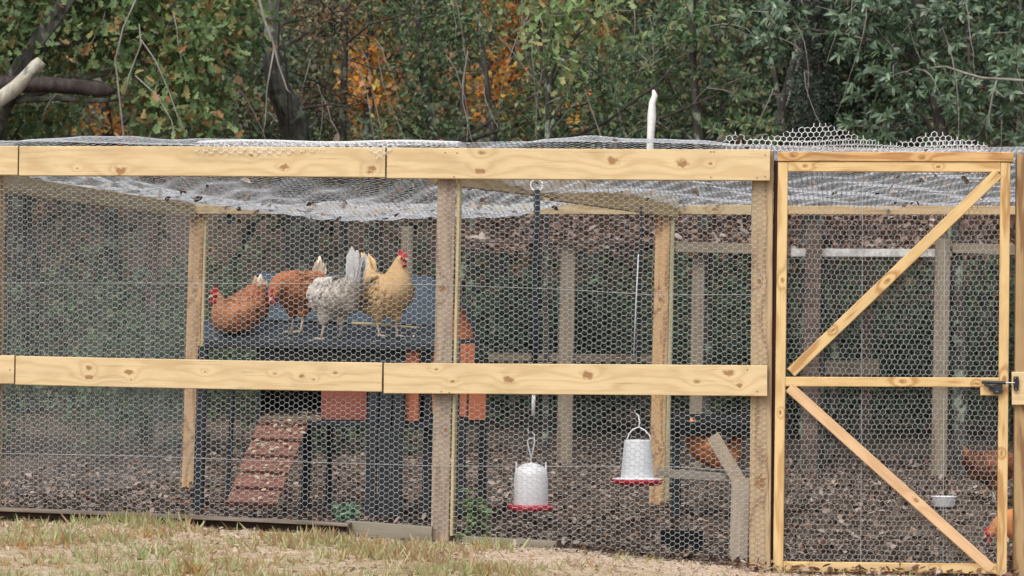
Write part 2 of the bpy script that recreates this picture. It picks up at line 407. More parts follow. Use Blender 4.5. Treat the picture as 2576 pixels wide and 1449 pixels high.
gb((2512, 436), (1990, 937), 27, M_gate2, 'diagonal_brace', -.002)
gb((1985, 974), (2494, 1432), 27, M_pink, 'diagonal_brace', -.002)
pboard('latch_plate', (2466, 979), (2516, 979), 32, GY-.001, .03, M_gate, gate)
def gate_fn(u, w):
    x = u + wav(u, w, .0030, 4); z = w + wav(w, u, .0030, 5)
    return np.stack([x, 0*u-.001 + wav(u, w, .0008, 3), z], 1)
g0, g1 = at(1962, 1440, 0), at(2528, 412, 0)
hexwire('wire_mesh', gate_fn, (g0.x, g1.x), (g0.z, g1.z), .0024, M_wire, gate, flat=False)
for x in (2168, 2375):
    tension('tie_wire', [(x+2, 432), (x, 900), (x-3, 1415)], -.004, .0014, gate)
M_black = plain('black metal', (.022, .023, .026), .45, .3, 40, .3, .1)
M_rubber = plain('black rubber', (.008, .008, .009), .85, .3, 40, 0, .1, spec=.2)
M_steel = plain('steel', (.35, .35, .35), .35, .3, 50, .9, 0)
lt = mesh_obj('latch', [], [], M_black)
bpy.data.objects.remove(lt)
def latch_poly(px, Y, t):
    P = [at(x, y, Y) for x, y in px]; k = len(P)
    Vv = P + [p+Vector((0, t, 0)) for p in P]
    return Vv, [list(range(k))[::-1], list(range(k, 2*k))] + [[i, (i+1) % k, (i+1) % k+k, i+k] for i in range(k)]
mb = MB()
mb.add(*latch_poly([(2488, 968), (2522, 966), (2522, 990), (2500, 992), (2497, 984), (2488, 982)], -.062, .018))
mb.tube([at(2470, 961, -.060), at(2530, 963, -.060)], .008, 8)
mb.tube([at(2476, 966, -.060), at(2500, 974, -.062)], .007, 8)
latch = mb.build('latch', M_black, gate)
mb = MB(); mb.tube([at(2528, 963, -.058), at(2556, 963, -.058)], .0035, 8); mb.build('bolt', M_steel, latch)
mb = MB(); mb.add(*latch_poly([(2550, 947), (2562, 947), (2564, 960), (2562, 982), (2551, 982), (2549, 964)], -.056, .014))
mb.tube([at(2556, 955, -.066), at(2556, 972, -.066)], .006, 8); mb.build('strike', M_black, gf)
for (px, py) in [(2554, 951), (2556, 978), (2508, 985)]:
    mb = MB(); p = at(px, py, -.064); mb.tube([p+Vector((0, .012, 0)), p], .003, 8); mb.build('screw', M_steel, gf if px > 2540 else latch)

# ------------------------------------------------------------------ back and side of the run
YB = 4.2
bk = empty('wire_fence', at(1670, 1282, YB), 'rear fence of tan pine posts and a thin top rail under the sagging netting', 'fence')
M_back = wood('tan back post', (.56, .35, .165), (.34, .18, .075), [(.38, .0, .016), (-.1, .01, .012), (-.5, -.01, .012)], seed=71, contrast=1.3)
M_back2 = wood('tan beam', (.50, .39, .22), (.34, .24, .12), [(.5, 0, .012)], seed=77, contrast=1.2)
fpost(1671, 525, 1653, 1285, 38, YB, M_back, bk, n=(-math.sin(R(4)), -1, 0))
fpost(1694, 525, 1676, 1285, 10, YB-.06, wood('green edged batten', (.40, .37, .22), (.26, .22, .12), seed=79), bk, t=.02, name='batten')
fpost(497, 535, 476, 1225, 36, YB, M_back, bk, n=nrm)
fpost(519, 535, 498, 1225, 7, YB-.02, M_strip, bk, t=.04, name='batten')
fpost(2700, 525, 2690, 1290, 38, YB, M_back, bk)
pboard('top_rail', (480, 527), (1330, 528), 24, YB-.07, .038, M_back2, bk)
pboard('top_rail', (1285, 527), (1890, 528), 25, YB-.09, .038, M_back2, bk)
pboard('top_rail', (1892, 529), (2720, 530), 22, YB-.07, .038, wood('amber rail', (.52, .37, .20), (.34, .2, .1), seed=83), bk)
bz0, bz1 = at(1500, 1270, YB).z, at(1500, 530, YB).z
def back_fn(u, w):
    return np.stack([u + wav(u, w, .004, 7), YB-.05 + wav(w, u, .002, 8), w + wav(w, u, .004, 9)], 1)
def back_mask(u, w): return w > gz(u, YB)
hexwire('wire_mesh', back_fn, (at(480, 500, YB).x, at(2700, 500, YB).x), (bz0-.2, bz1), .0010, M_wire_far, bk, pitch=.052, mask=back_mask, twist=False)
# side wall going back from the front left corner
sw = empty('wire_fence', at(0, 1290, .3), 'side fence of chicken wire running back from the front corner under a tan rail', 'fence')
s0 = at(-20, 470, .12); s1 = at(488, 520, YB-.1)
board('top_rail', at(-30, 455, .1), at(486, 533, YB-.06), .085, .038, M_back2, sw, normal=(1, -.3, 0))
def side_fn(u, w):
    f = u/4.3
    return np.stack([s0.x+(s1.x-s0.x)*f + .03 + wav(u, w, .008, 3), .12+(YB-.22)*f + 0*w, w + wav(w, u, .006, 4) + .012*np.sin(u*2.1)], 1)
hexwire('wire_mesh', side_fn, (0, 4.3), (.02, 1.70), .0014, M_wire, sw, pitch=.030, mask=lambda u, w: w > .12+.0*u)
mb = MB()
mid = [at(200, 1180, 2.0), at(200, 820, 2.0)]

# cross beam over the run, carries the straps
beam = empty('cross_beam', at(1400, 500, 2.0), 'pale tan beam crossing the run diagonally just under the roof netting', 'beam')
def bline(f): return at(1120+(1690-1120)*f, 468+(523-468)*f, .1+(YB-.2)*f)
A0 = at(1090, 434, .12); A1 = at(1400, 474, 2.1); A2_ = at(1700, 522, YB-.1)
board('timber', A0, A1, .105, .038, M_back2, beam, normal=(.5, -1, 0))
board('timber', A1+Vector((-.05, -.042, 0)), A2_+Vector((0, -.042, 0)), .125, .038, wood('tan beam inner', (.53, .40, .21), (.36, .24, .12), [(-.3, 0, .012)], seed=88), beam, normal=(.5, -1, 0))

# ------------------------------------------------------------------ roof netting
roof = None
zr = at(1000, 366, .0).z
def roof_fn(u, w):
    sagx = np.interp(u, [-2.4, -1.9, -1.0, -.3, .1, .7, 1.3, 2.6], [.03, .14, .22, .18, .06, .02, .05, .05])
    hump = .085*np.exp(-((w-.42)/.26)**2)*np.interp(u, [-2.5, -2.25, -1.9, -1.4, -1.0, -.6, -.32, -.22, -.1, .3, .8, 1.2, 1.4, 2.6], [.3, .85, 1.3, 1.35, 1.15, 1.15, 1.05, .2, .6, .85, .75, .35, .2, .2]) + .012*np.sin(u*2.1+1)*np.exp(-w)
    z = zr + .004 + hump - sagx*np.sin(np.clip(w/4.2, 0, 1)*np.pi)**1.0 + .012*np.sin(u*5+w*2)*np.minimum(w, 1) + .010*np.sin(u*11-w*5)*np.minimum(w, 1)+ .006*np.sin(u*23+w*17)*np.minimum(w, 1)
    return np.stack([u, w+.0, z - np.clip(w-3.8, 0, 1)*.05], 1)
roof = hexwire('roof_netting', roof_fn, (-2.75, 2.55), (-.03, 4.25), .0017, M_net, None, pitch=.0295)
tag(roof, 'grey chicken wire roof sagging between the beams of the run', 'netting')
n = 420; uu_ = RNG.uniform(-2.4, 2.4, n); ww_ = 4.2*RNG.random(n)**.8
Pn = roof_fn(uu_, ww_) + np.array([[0, 0, .004]])
def flap_fn(u, w):
    y = np.interp(w, [0, .10, .30, .34, .46], [.28, .18, -.02, -.050, -.052])
    top = zr + .012 + .018*np.sin(np.clip(w/.3, 0, 1)*np.pi)
    z = top - np.clip(w-.30, 0, 1) + .004*np.sin(u*9)
    return np.stack([u + wav(u, w, .002), y + 0*u, z], 1)
fx0, fx1 = at(495, 380, 0).x, at(1150, 380, 0).x
def flap_mask(u, w):
    e = .345 + .02*np.sin((u-fx0)*6) + .06*np.exp(-((u-at(962, 400, 0).x)/.05)**2) - .05*np.clip((u-fx1+.35)/.3, 0, 1)
    return w < e
tag(hexwire('netting_flap', flap_fn, (fx0, fx1), (0, .46), .0026, M_flap, None, mask=flap_mask),
    'loose edge of chicken wire lapping over the top rail above the hens', 'netting')
def crest(px_list, name, label, x0, x1, Y, lean, scl=1.0, base_px=383):
    xs_ = [at(p[0], 380, Y).x for p in px_list]; hs_ = [(base_px-p[1])*psc(Y) for p in px_list]
    bz = at(2100, base_px, Y).z
    def fn(u, w):
        h = np.interp(u, xs_, hs_)
        return np.stack([u + wav(u, w, .004, 6), Y + lean*w + .03*np.sin(u*7)*w*8, bz + w*.97 + .005*np.sin(u*13)], 1)
    def mk(u, w): return w < np.interp(u, xs_, hs_)
    tag(hexwire(name, fn, (at(x0, 380, Y).x, at(x1, 380, Y).x), (-.012, .16), .0034, M_flap, None, mask=mk, flat=False, pitch=.027), label, 'netting')
crest([(1820, 345), (1845, 330), (1900, 352), (1960, 335), (2000, 318), (2060, 302), (2110, 322), (2170, 345), (2230, 362), (2290, 345), (2350, 325), (2400, 342), (2450, 352), (2485, 358)],
      'curled_netting', 'crest of cut chicken wire standing up in two humps over the gate', 1822, 2486, .05, .35)
crest([(1822, 372), (1900, 350), (1980, 345), (2040, 352), (2140, 362), (2200, 372), (2300, 366), (2350, 350), (2420, 358), (2480, 366)],
      'curled_netting', 'front fold of chicken wire bunched against the header over the gate', 1822, 2486, .02, -.2)
crest([(1950, 378), (2000, 352), (2100, 350), (2200, 358), (2300, 372), (2400, 352), (2480, 372)],
      'curled_netting', 'folded inner layer of chicken wire lying low behind the two humps over the gate', 1950, 2480, .16, -.5)

# ------------------------------------------------------------------ scatter of leaves
def T_fold(wd=.5, fold=.12):      # simple pointed leaf, 4 tris
    V = np.array([(0, 0, 0), (.45, wd/2, fold), (1, 0, -.08), (.45, -wd/2, fold), (.5, 0, 0)]); F = [(0, 4, 1), (4, 2, 1), (0, 3, 4), (4, 3, 2)]
    return V, np.array(F)
def T_lance(wd=.28):
    V = np.array([(0, 0, 0), (.3, wd/2, .03), (.7, wd/2*.85, .0), (1, 0, -.12), (.7, -wd/2*.85, .0), (.3, -wd/2, .03)]); F = [(0, 5, 1), (5, 4, 1), (1, 4, 2), (2, 4, 3)]
    return V, np.array(F)
def T_oak():
    up = [(0.0, .03), (.22, .16), (.36, .09), (.52, .30), (.66, .17), (.84, .30), (.97, .10)]
    V = [(0, 0, 0)] + [(x, y, .10*y) for x, y in up] + [(1.02, 0, -.1)] + [(x, -y, .10*y) for x, y in up[::-1]]
    n = len(V); V.append((.5, 0, -.03)); F = [(n, i, (i+1) % n) for i in range(n)]
    return np.array(V), np.array(F)
def T_blade():
    V = np.array([(0, -.04, 0), (0, .04, 0), (.45, .035, .07), (.45, -.035, .07), (.8, .02, .22), (.8, -.02, .22), (1, 0, .36)]); F = [(0, 3, 1), (3, 2, 1), (3, 5, 2), (5, 4, 2), (5, 6, 4)]
    return V, np.array(F)
def T_curl():
    V = np.array([(0, 0, 0), (.3, .26, .10), (.75, .22, .14), (1, 0, .05), (.75, -.2, .16), (.3, -.24, .12), (.5, 0, 0)]); F = [(6, i, (i+1) % 6) for i in range(6)]
    return V, np.array(F)
def unit(v): return v/np.maximum(np.linalg.norm(v, axis=1, keepdims=True), 1e-9)
def scatter(name, P, D, Nn, S, T, mat, parent=None, world=True):
    V0, F0 = T; n = len(P)
    X = unit(D); Z = unit(Nn - X*np.sum(Nn*X, 1, keepdims=True)); Y = np.cross(Z, X)
    V = P[:, None, :] + S[:, None, None]*(V0[None, :, 0, None]*X[:, None] + V0[None, :, 1, None]*Y[:, None] + V0[None, :, 2, None]*Z[:, None])
    F = (np.arange(n)*len(V0))[:, None, None] + F0[None]
    return big_mesh(name, V.reshape(-1, 3), F.reshape(-1, F0.shape[1]), mat, parent, world)
def rv(n, s=1.0): return RNG.normal(0, s, (n, 3))

# ------------------------------------------------------------------ trees
M_bark = bark('dark bark', (.022, .020, .018), (.085, .075, .065), (.20, .23, .17), .54)
M_bark_l = bark('lichen bark', (.028, .027, .024), (.10, .097, .085), (.13, .15, .11), .54)
M_bark_p = bark('pale dead wood', (.30, .28, .22), (.46, .43, .36), (.16, .17, .13), .58)
M_twig = bark('pale twig', (.14, .13, .11), (.27, .25, .22))
M_twig_d = bark('dark twig', (.025, .02, .02), (.07, .055, .05))
def crown_leaves(clumps, dens, size, style, jitter=.35):
    """clumps: (centre, (rx,ry,rz)); returns P,D,N,S"""
    P = []; D = []; Nn = []; S = []
    for c, r, in clumps:
        r = np.array(r); c = np.array(c)
        vol = r[0]*r[1]*r[2]; n = max(3, int(dens*vol))
        d = unit(rv(n)); rad = RNG.random(n)**.45
        tw = c + d*r*rad[:, None]
        if style == 'whorl':
            k = 8
            ax = unit(d*np.array([1, 1, .5]) + np.array([0, -.5, .2]) + rv(n, .25))
            for j in range(k):
                th = 2*math.pi*j/k + RNG.random(n)*.5
                a = unit(np.cross(ax, rv(n)+.01)) if j == 0 else a
                if j == 0: b = np.cross(ax, a)
                s_ = np.cos(th)[:, None]*a + np.sin(th)[:, None]*b
                dd = unit(s_ + ax*(.45+.4*RNG.random(n)[:, None]) + np.array([0, 0, -.25]))
                P.append(tw - ax*.01*j); D.append(dd); Nn.append(ax + rv(n, .2)); S.append(size*(.7+.5*RNG.random(n)))
        else:
            k = 7 if style == 'droop' else 6
            tdir = unit(d + np.array([0, -.2, -.5 if style == 'droop' else .1]) + rv(n, .5))
            for j in range(k):
                off = tdir*(j-k/2)*size*.75 + rv(n, size*.28)
                dd = unit(tdir*.6 + rv(n, .75) + np.array([0, -.1, -.45 if style == 'droop' else -.1]))
                nn = rv(n, .6) + np.array([0, -.45, .75])
                P.append(tw+off); D.append(dd); Nn.append(nn); S.append(size*(.6+.7*RNG.random(n)))
    return np.concatenate(P), np.concatenate(D), np.concatenate(Nn), np.concatenate(S)
def limb(mb, a, b, r0, r1, sag=.1, n=6, seg=6, wob=.12):
    a = Vector(a); b = Vector(b); L = (b-a).length; off = Vector((random.uniform(-1, 1), random.uniform(-1, 1), random.uniform(-.3, 1)))*L*sag
    pts = []; rr = []
    for i in range(seg+1):
        f = i/seg; pts.append(a.lerp(b, f) + off*4*f*(1-f)*.5 + Vector((random.uniform(-1, 1), random.uniform(-1, 1), random.uniform(-1, 1)))*L*.015); rr.append(r0+(r1-r0)*f)
    mb.tube(pts, rr, n, True, wob)
def tree(name, label, trunk, rad, clumps, dens, size, style, T, mat, tmat, twigs=26, group=None, cat='tree'):
    b = Vector(trunk[0]); t = empty(name, b, label, cat, group)
    mb = MB(); mb.tube(trunk, rad, 10, True, .10)
    pts = [Vector(p) for p in trunk]
    for c, r in clumps:
        st = min(pts[len(pts)//3:], key=lambda p: (p-Vector(c)).length + abs(p.z-c[2]+.5))
        limb(mb, st, Vector(c)+Vector((0, 0, -.2*r[2])), max(.015, rad[-1]*.5), .008, .14)
    mb.build('trunk', tmat, t)
    tw = MB()
    for i in range(twigs):
        c, r = random.choice(clumps)
        c = Vector(c); a = c + Vector([random.uniform(-.4, .4)*x for x in r]); dd = Vector((random.gauss(0, 1), random.gauss(0, .6), random.gauss(0, .8)-.2)).normalized()
        limb(tw, a, a + Vector([dd[k]*r[k]*random.uniform(.6, 1.15) for k in range(3)]), .007, .002, .2, 4, 4, 0)
    tag(tw.build('branch', M_twig if size > .05 else M_twig_d, t), kind='stuff')
    P, D, Nn, S = crown_leaves(clumps, dens, size, style)
    big = scatter('crown', P, D, Nn, S, T, mat, t)
    return t
def cl(px, py, Y, rx, rz, ry=.6):
    """clump centred at picture px,py at depth Y, radii in pixels"""
    m = psc(Y); return (tuple(at(px, py, Y)), (rx*m, ry, rz*m))
def base_at(px, Y): 
    x = at(px, 900, Y).x; return Vector((x, Y, float(gz(x, Y))-.1))
def up(px, py, Y): return at(px, py, Y)
M_oak = leafmat('oak leaf', [(0.063, 0.116, 0.035), (0.106, 0.171, 0.056), (0.084, 0.138, 0.048), (0.156, 0.235, 0.083), (0.197, 0.290, 0.110), (0.240, 0.317, 0.138), (0.126, 0.165, 0.068), (0.113, 0.180, 0.068), (0.141, 0.207, 0.083), (0.070, 0.123, 0.041), (0.310, 0.275, 0.097), (0.310, 0.165, 0.068)], .3)
M_oakpale = leafmat('pale oak leaf', [(0.159, 0.252, 0.085), (0.233, 0.327, 0.133), (0.123, 0.188, 0.060), (0.271, 0.327, 0.145), (0.344, 0.252, 0.097)], .3)
M_mid = leafmat('mixed leaf', [(0.047, 0.095, 0.041), (0.075, 0.138, 0.055), (0.122, 0.182, 0.073), (0.205, 0.233, 0.087), (0.150, 0.124, 0.066), (0.081, 0.130, 0.066), (0.069, 0.130, 0.058)], .25)
M_brown = leafmat('drying leaf', [(.084, .078, .048), (.144, .120, .072), (.192, .132, .072), (.288, .144, .060), (.072, .096, .048), (.300, .240, .144)], .25)
M_laurel = leafmat('laurel leaf', [(0.030, 0.065, 0.035), (0.055, 0.100, 0.053), (0.090, 0.147, 0.076), (0.152, 0.223, 0.122), (0.055, 0.082, 0.036)], .12, .4, spec=.5)
M_dark = leafmat('dark needle', [(.012, .022, .017), (.019, .034, .024), (.030, .046, .031)], .05)
M_orange = leafmat('orange autumn leaf', [(0.775, 0.270, 0.048), (0.850, 0.459, 0.072), (0.525, 0.135, 0.042), (0.850, 0.675, 0.144), (0.375, 0.162, 0.072), (0.775, 0.405, 0.192), (0.275, 0.270, 0.096)], .5, lo=.8)
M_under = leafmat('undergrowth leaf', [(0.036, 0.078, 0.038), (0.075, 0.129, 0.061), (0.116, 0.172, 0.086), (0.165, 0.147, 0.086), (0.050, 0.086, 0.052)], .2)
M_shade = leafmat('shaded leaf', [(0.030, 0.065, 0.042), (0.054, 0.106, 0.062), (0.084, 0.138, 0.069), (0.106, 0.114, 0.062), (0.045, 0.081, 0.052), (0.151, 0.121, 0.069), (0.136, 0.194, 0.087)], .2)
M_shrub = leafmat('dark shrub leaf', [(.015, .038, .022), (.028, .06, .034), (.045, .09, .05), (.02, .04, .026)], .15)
M_far = leafmat('far leaf', [(0.030, 0.053, 0.030), (0.068, 0.098, 0.045), (0.120, 0.105, 0.060), (0.225, 0.135, 0.060), (0.075, 0.105, 0.053), (0.180, 0.180, 0.105), (0.375, 0.180, 0.075)], .25)

# spreading oak with hanging branches
tr = [base_at(-160, 6.6), up(-140, 900, 6.6), up(-90, 520, 6.5), up(0, 262, 6.4), up(90, 120, 6.3), up(185, -10, 6.2), up(300, -220, 6.2), up(380, -420, 6.2)]
tree('oak_tree', 'spreading green oak with drooping leafy branches over the corner of the run', tr, [.17, .15, .12, .085, .08, .075, .06, .05],
     [cl(60, 70, 6.6, 190, 130), cl(330, 60, 6.4, 190, 140), cl(520, 120, 6.3, 130, 120), cl(430, 235, 6.3, 150, 90), cl(200, -120, 6.5, 320, 160), cl(560, 10, 6.5, 120, 120), cl(490, 310, 6.2, 110, 45), cl(60, 300, 7.2, 160, 60), cl(-160, 150, 6.8, 200, 200)],
     1350, .078, 'droop', T_oak(), M_oak, M_bark_l, 40)
# sinuous lichen-covered trunk
tr = [base_at(775, 7.6), up(770, 700, 7.6), up(745, 360, 7.6), up(735, 290, 7.5), up(700, 220, 7.4), up(680, 130, 7.4), up(690, 20, 7.5), up(720, -140, 7.6)]
tree('crooked_tree', 'crooked lichen covered trunk leaning among brown twigs', tr, [.14, .13, .105, .10, .08, .07, .05, .04],
     [cl(800, 40, 7.8, 130, 110), cl(700, -60, 8.0, 170, 110), cl(800, 250, 8.4, 110, 90), cl(640, 260, 8.2, 80, 70)], 1500, .045, 'twig', T_fold(), M_brown, M_bark_l, 60)
tr = [base_at(868, 8.6), up(866, 600, 8.6), up(862, 300, 8.6), up(868, 100, 8.6), up(860, -150, 8.6)]
tree('slender_tree', 'thin dark straight trunk with few small leaves beside the crooked one', tr, [.04, .035, .03, .025, .02],
     [cl(850, 60, 8.7, 90, 110), cl(900, -100, 8.8, 160, 90), cl(830, 320, 9.0, 70, 60)], 1300, .045, 'twig', T_fold(), M_mid, M_bark, 50)
# orange trees seen through the gaps
for (px, py, rx, rz, lab) in [(925, 210, 80, 150, 'bright orange autumn tree glowing beyond the slender trunk'), (1235, 215, 90, 110, 'orange autumn tree in the gap above the middle of the run'),
                      (265, 310, 60, 45, 'small yellow autumn tree low behind the hanging oak'), (1480, 290, 60, 50, 'rusty little autumn tree behind the dark evergreen'), (30, 110, 50, 60, 'reddish autumn tree behind the leaning limb')]:
    Y = 12.0 + (px % 7)*.3
    tree('autumn_tree', lab, [base_at(px+20, Y), up(px+20, 700, Y), up(px+5, 350, Y), up(px, py-60, Y), up(px+8, py-190, Y)], [.09, .08, .06, .04, .025],
         [cl(px, py, Y, rx, rz, .5), cl(px+25, py+50, Y+.5, rx*.8, rz*.7, .5), cl(px+20, py-200, Y+.5, rx*1.3, rz*.9, .6)], 1300, .07, 'twig', T_fold(.62), M_orange, M_bark, 20, 'autumn trees beyond the run')
# mid tree
tr = [base_at(1130, 8.0), up(1120, 700, 8.0), up(1100, 380, 8.0), up(1060, 180, 8.0), up(1050, 20, 8.0), up(1080, -200, 8.1)]
tree('broadleaf_tree', 'dense dark green small leaved tree above the middle of the run', tr, [.05, .045, .04, .03, .02, .015],
     [cl(1070, 150, 8.0, 115, 130), cl(1060, 310, 8.2, 150, 60), cl(1150, 60, 8.2, 150, 90), cl(1330, 290, 8.3, 130, 70), cl(1400, 180, 8.2, 110, 110), cl(1250, -80, 8.4, 260, 110), cl(1000, 20, 8.6, 80, 110), cl(1540, 200, 8.6, 90, 140)],
     2400, .046, 'twig', T_fold(.5), M_mid, M_bark, 80)
tr = [base_at(1400, 5.6), up(1395, 800, 5.6), up(1385, 480, 5.6), up(1380, 250, 5.5), up(1350, 60, 5.5), up(1340, -180, 5.6)]
tree('young_oak', 'pale green oak sprays hanging in front of the dark evergreens', [base_at(1375, 5.7), up(1376, 700, 5.7), up(1374, 420, 5.7), up(1378, 240, 5.7), up(1355, 80, 5.7), up(1350, -180, 5.8)], [.020, .019, .017, .014, .012, .008],
     [cl(1350, 60, 5.7, 80, 70, .3), cl(1400, 150, 5.6, 60, 55, .25), cl(1480, 40, 5.8, 110, 60, .35), cl(1360, -80, 5.8, 200, 70, .4), cl(1420, 235, 5.7, 40, 35, .2)], 1500, .07, 'droop', T_oak(), M_oakpale, M_bark, 20)
# evergreens
tr = [base_at(1780, 7.6), up(1775, 700, 7.6), up(1760, 380, 7.6), up(1745, 180, 7.6), up(1730, -160, 7.7)]
tree('evergreen_tree', 'dark olive evergreen behind the white pole', tr, [.05, .045, .035, .025, .02],
     [cl(1660, 160, 7.7, 130, 140), cl(1760, 60, 7.6, 150, 110), cl(1820, 240, 7.8, 130, 90), cl(1660, 300, 8.0, 110, 60), cl(1900, 330, 7.6, 150, 45), cl(1700, -110, 7.8, 260, 110)], 1100, .062, 'whorl', T_lance(), M_mid, M_bark, 60)
tree('cedar_tree', 'narrow nearly black cedar between the evergreens', [base_at(2045, 7.4), up(2045, 700, 7.4), up(2045, 350, 7.4), up(2040, -200, 7.4)], [.09, .08, .07, .04],
     [cl(2045, 240, 7.3, 75, 80, .35), cl(2040, 330, 7.3, 85, 60, .35), cl(2050, 130, 7.4, 65, 90, .35), cl(2030, 440, 7.4, 90, 90, .4), cl(2040, 0, 7.4, 60, 110, .35)], 9000, .035, 'twig', T_fold(.4), M_dark, M_bark, 30)
tr = [base_at(2420, 7.0), up(2410, 800, 7.0), up(2390, 420, 7.0), up(2330, 160, 7.0), up(2280, -160, 7.0)]
tree('laurel_tree', 'glossy blue green laurel with whorled narrow leaves over the gate', tr, [.06, .055, .045, .03, .02],
     [cl(2180, 60, 7.0, 170, 120), cl(2250, 190, 6.9, 140, 110), cl(2420, 60, 7.0, 170, 130), cl(2420, 250, 7.1, 150, 110), cl(2550, 200, 6.9, 110, 170), cl(2200, 320, 7.2, 140, 55), cl(2560, 380, 7.0, 110, 70), cl(1960, 60, 7.3, 100, 100), cl(2350, -130, 7.1, 380, 130), cl(2760, 150, 7, 170, 250)],
     950, .075, 'whorl', T_lance(), M_laurel, M_bark, 60)
# bare and broken wood in front of the trees
def bare(name, label, paths, mat, cat='branch', n=6):
    o = None
    for Y, pts in paths:
        t = MB(); t.tube([at(p[0], p[1], Y) for p in pts], [p[2]*psc(Y)/2 for p in pts], n, True, .12)
        if o is None: o = tag(t.build(name, mat, smooth=True), label, cat)
        else: t.build('twig', mat, o, smooth=True)
    return o
bare('broken_limb', 'thick dark broken limb lying level under the oak', [(6.0, [(-60, 215, 42), (60, 212, 44), (110, 213, 40), (190, 218, 40), (245, 226, 46), (272, 228, 30), (290, 232, 8)])], M_twig_d, n=10)
bare('broken_limb', 'pale peeled dead limb with a snapped upper end', [(5.6, [(-80, 320, 40), (-20, 265, 42), (40, 220, 38), (70, 190, 34), (92, 165, 36), (104, 152, 30)])], M_bark_p, n=10)
bare('hanging_vine', 'pale forked vine trailing down in front of the oak leaves', [(5.5, [(350, -20, 4), (310, 70, 5), (290, 150, 5), (300, 240, 5), (310, 330, 5), (318, 420, 4)]),
     (5.5, [(350, 60, 3), (355, 110, 5), (325, 190, 5), (315, 240, 5)]), (5.5, [(355, 100, 4), (390, 150, 4), (425, 230, 4), (450, 300, 3), (475, 350, 3)]), (5.5, [(340, 190, 3), (395, 240, 4), (430, 300, 3), (465, 420, 3)])], M_twig)
bare('hanging_vine', 'straight pale dead twig hanging beside the oak sprays', [(5.4, [(648, -20, 7), (665, 50, 8), (688, 110, 7), (700, 160, 6), (722, 225, 4), (732, 235, 3)]), (5.4, [(690, 120, 5), (672, 220, 4), (668, 300, 3), (660, 350, 3)])], M_twig)
for o_ in ():
    pass
bare('bare_branch', 'leafless thorny pale branch arching down over the gate', [(6.0, [(2700, 230, 10), (2600, 205, 8), (2540, 200, 7), (2470, 196, 7), (2420, 182, 7), (2380, 168, 5), (2340, 170, 3)]),
     (6.0, [(2508, 200, 5), (2498, 235, 5), (2490, 280, 5), (2480, 320, 3)]), (6.0, [(2500, 225, 3), (2520, 240, 3), (2528, 248, 2)]), (6.0, [(2435, 186, 3), (2422, 200, 2), (2418, 215, 2)]), (6.0, [(2470, 196, 3), (2465, 215, 2)]), (6.0, [(2492, 262, 3), (2508, 268, 2)])], M_twig)
bare('bare_branch', 'dark forked branch rising behind the white pole', [(6.6, [(1440, 345, 6), (1520, 310, 7), (1600, 250, 7), (1650, 215, 6), (1700, 160, 4)]), (6.6, [(1560, 280, 4), (1580, 340, 4)]), (6.6, [(1660, 300, 5), (1730, 270, 6), (1800, 240, 4)])], M_twig_d)
bare('bare_branch', 'thin grey twigs crossing the gap of orange leaves', [(7.0, [(870, 110, 8), (930, 60, 8), (990, 45, 5), (1050, 20, 3)]), (7.0, [(880, 150, 4), (930, 170, 5), (1010, 185, 4), (1040, 240, 3)]), (7.0, [(760, 275, 7), (830, 262, 5), (870, 268, 4), (910, 250, 3)]), (7.0, [(705, 60, 4), (718, 150, 5), (724, 230, 5), (726, 330, 4)])], M_twig_d)
# extra hanging stems through the whole edge of the wood
mb = MB()
for i in range(60):
    px = random.uniform(-60, 2640); py = random.uniform(-150, 260); Y = random.uniform(5.8, 7.5); L = random.uniform(90, 320); dx = random.gauss(0, 50)
    a = at(px, py, Y); b = at(px+dx, py+L, Y); limb(mb, a, b, random.uniform(.003, .007), .0015, .18, 4, 6, 0)
tag(mb.build('dead_stem_tangle', M_twig), 'tangle of thin grey dead stems hanging along the wood edge', kind='stuff')
# undergrowth right behind the run, and the wood further off
def mass(name, label, cs, dens, size, T, mat, style='twig'):
    P, D, Nn, S = crown_leaves(cs, dens, size, style)
    return tag(scatter(name, P, D, Nn, S, T, mat), label, kind='stuff')
cs = []
for i in range(95):
    px = random.uniform(-350, 2950); Y = random.uniform(11.2, 14.0)
    x = at(px, 900, Y).x; g = float(gz(x, Y)); h = random.uniform(.4, 1.0)
    cs.append(((x, Y, g+h*.8), (random.uniform(.35, .6), .4, h)))
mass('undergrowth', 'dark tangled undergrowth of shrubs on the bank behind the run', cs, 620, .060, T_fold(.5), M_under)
cs = []
for i in range(34):     # left bay thicket, nearer
    px = random.uniform(-260, 1000); Y = random.uniform(5.6, 9.0); x = at(px, 900, Y).x; g = float(gz(x, Y)); h = random.uniform(.35, .75)
    if px > 480: h *= .8; Y = max(Y, 7.5)
    cs.append(((x, Y, g+h*1.0), (random.uniform(.25, .45), .35, h)))
mass('bramble_thicket', 'grey green bramble thicket filling the space behind the side fence', cs, 900, .055, T_fold(.5), M_under)
cs = []
for i in range(46):
    px = random.uniform(950, 2900); Y = random.uniform(10.8, 12.2); x = at(px, 900, Y).x; g = float(gz(x, Y)); h = random.uniform(.45, .85)
    cs.append(((x, Y, g+h), (random.uniform(.35, .6), .3, h)))
mass('dark_shrub_mass', 'dense dark green shrubs behind the old run under its leaf covered roof', cs, 800, .055, T_fold(.5), M_shrub)
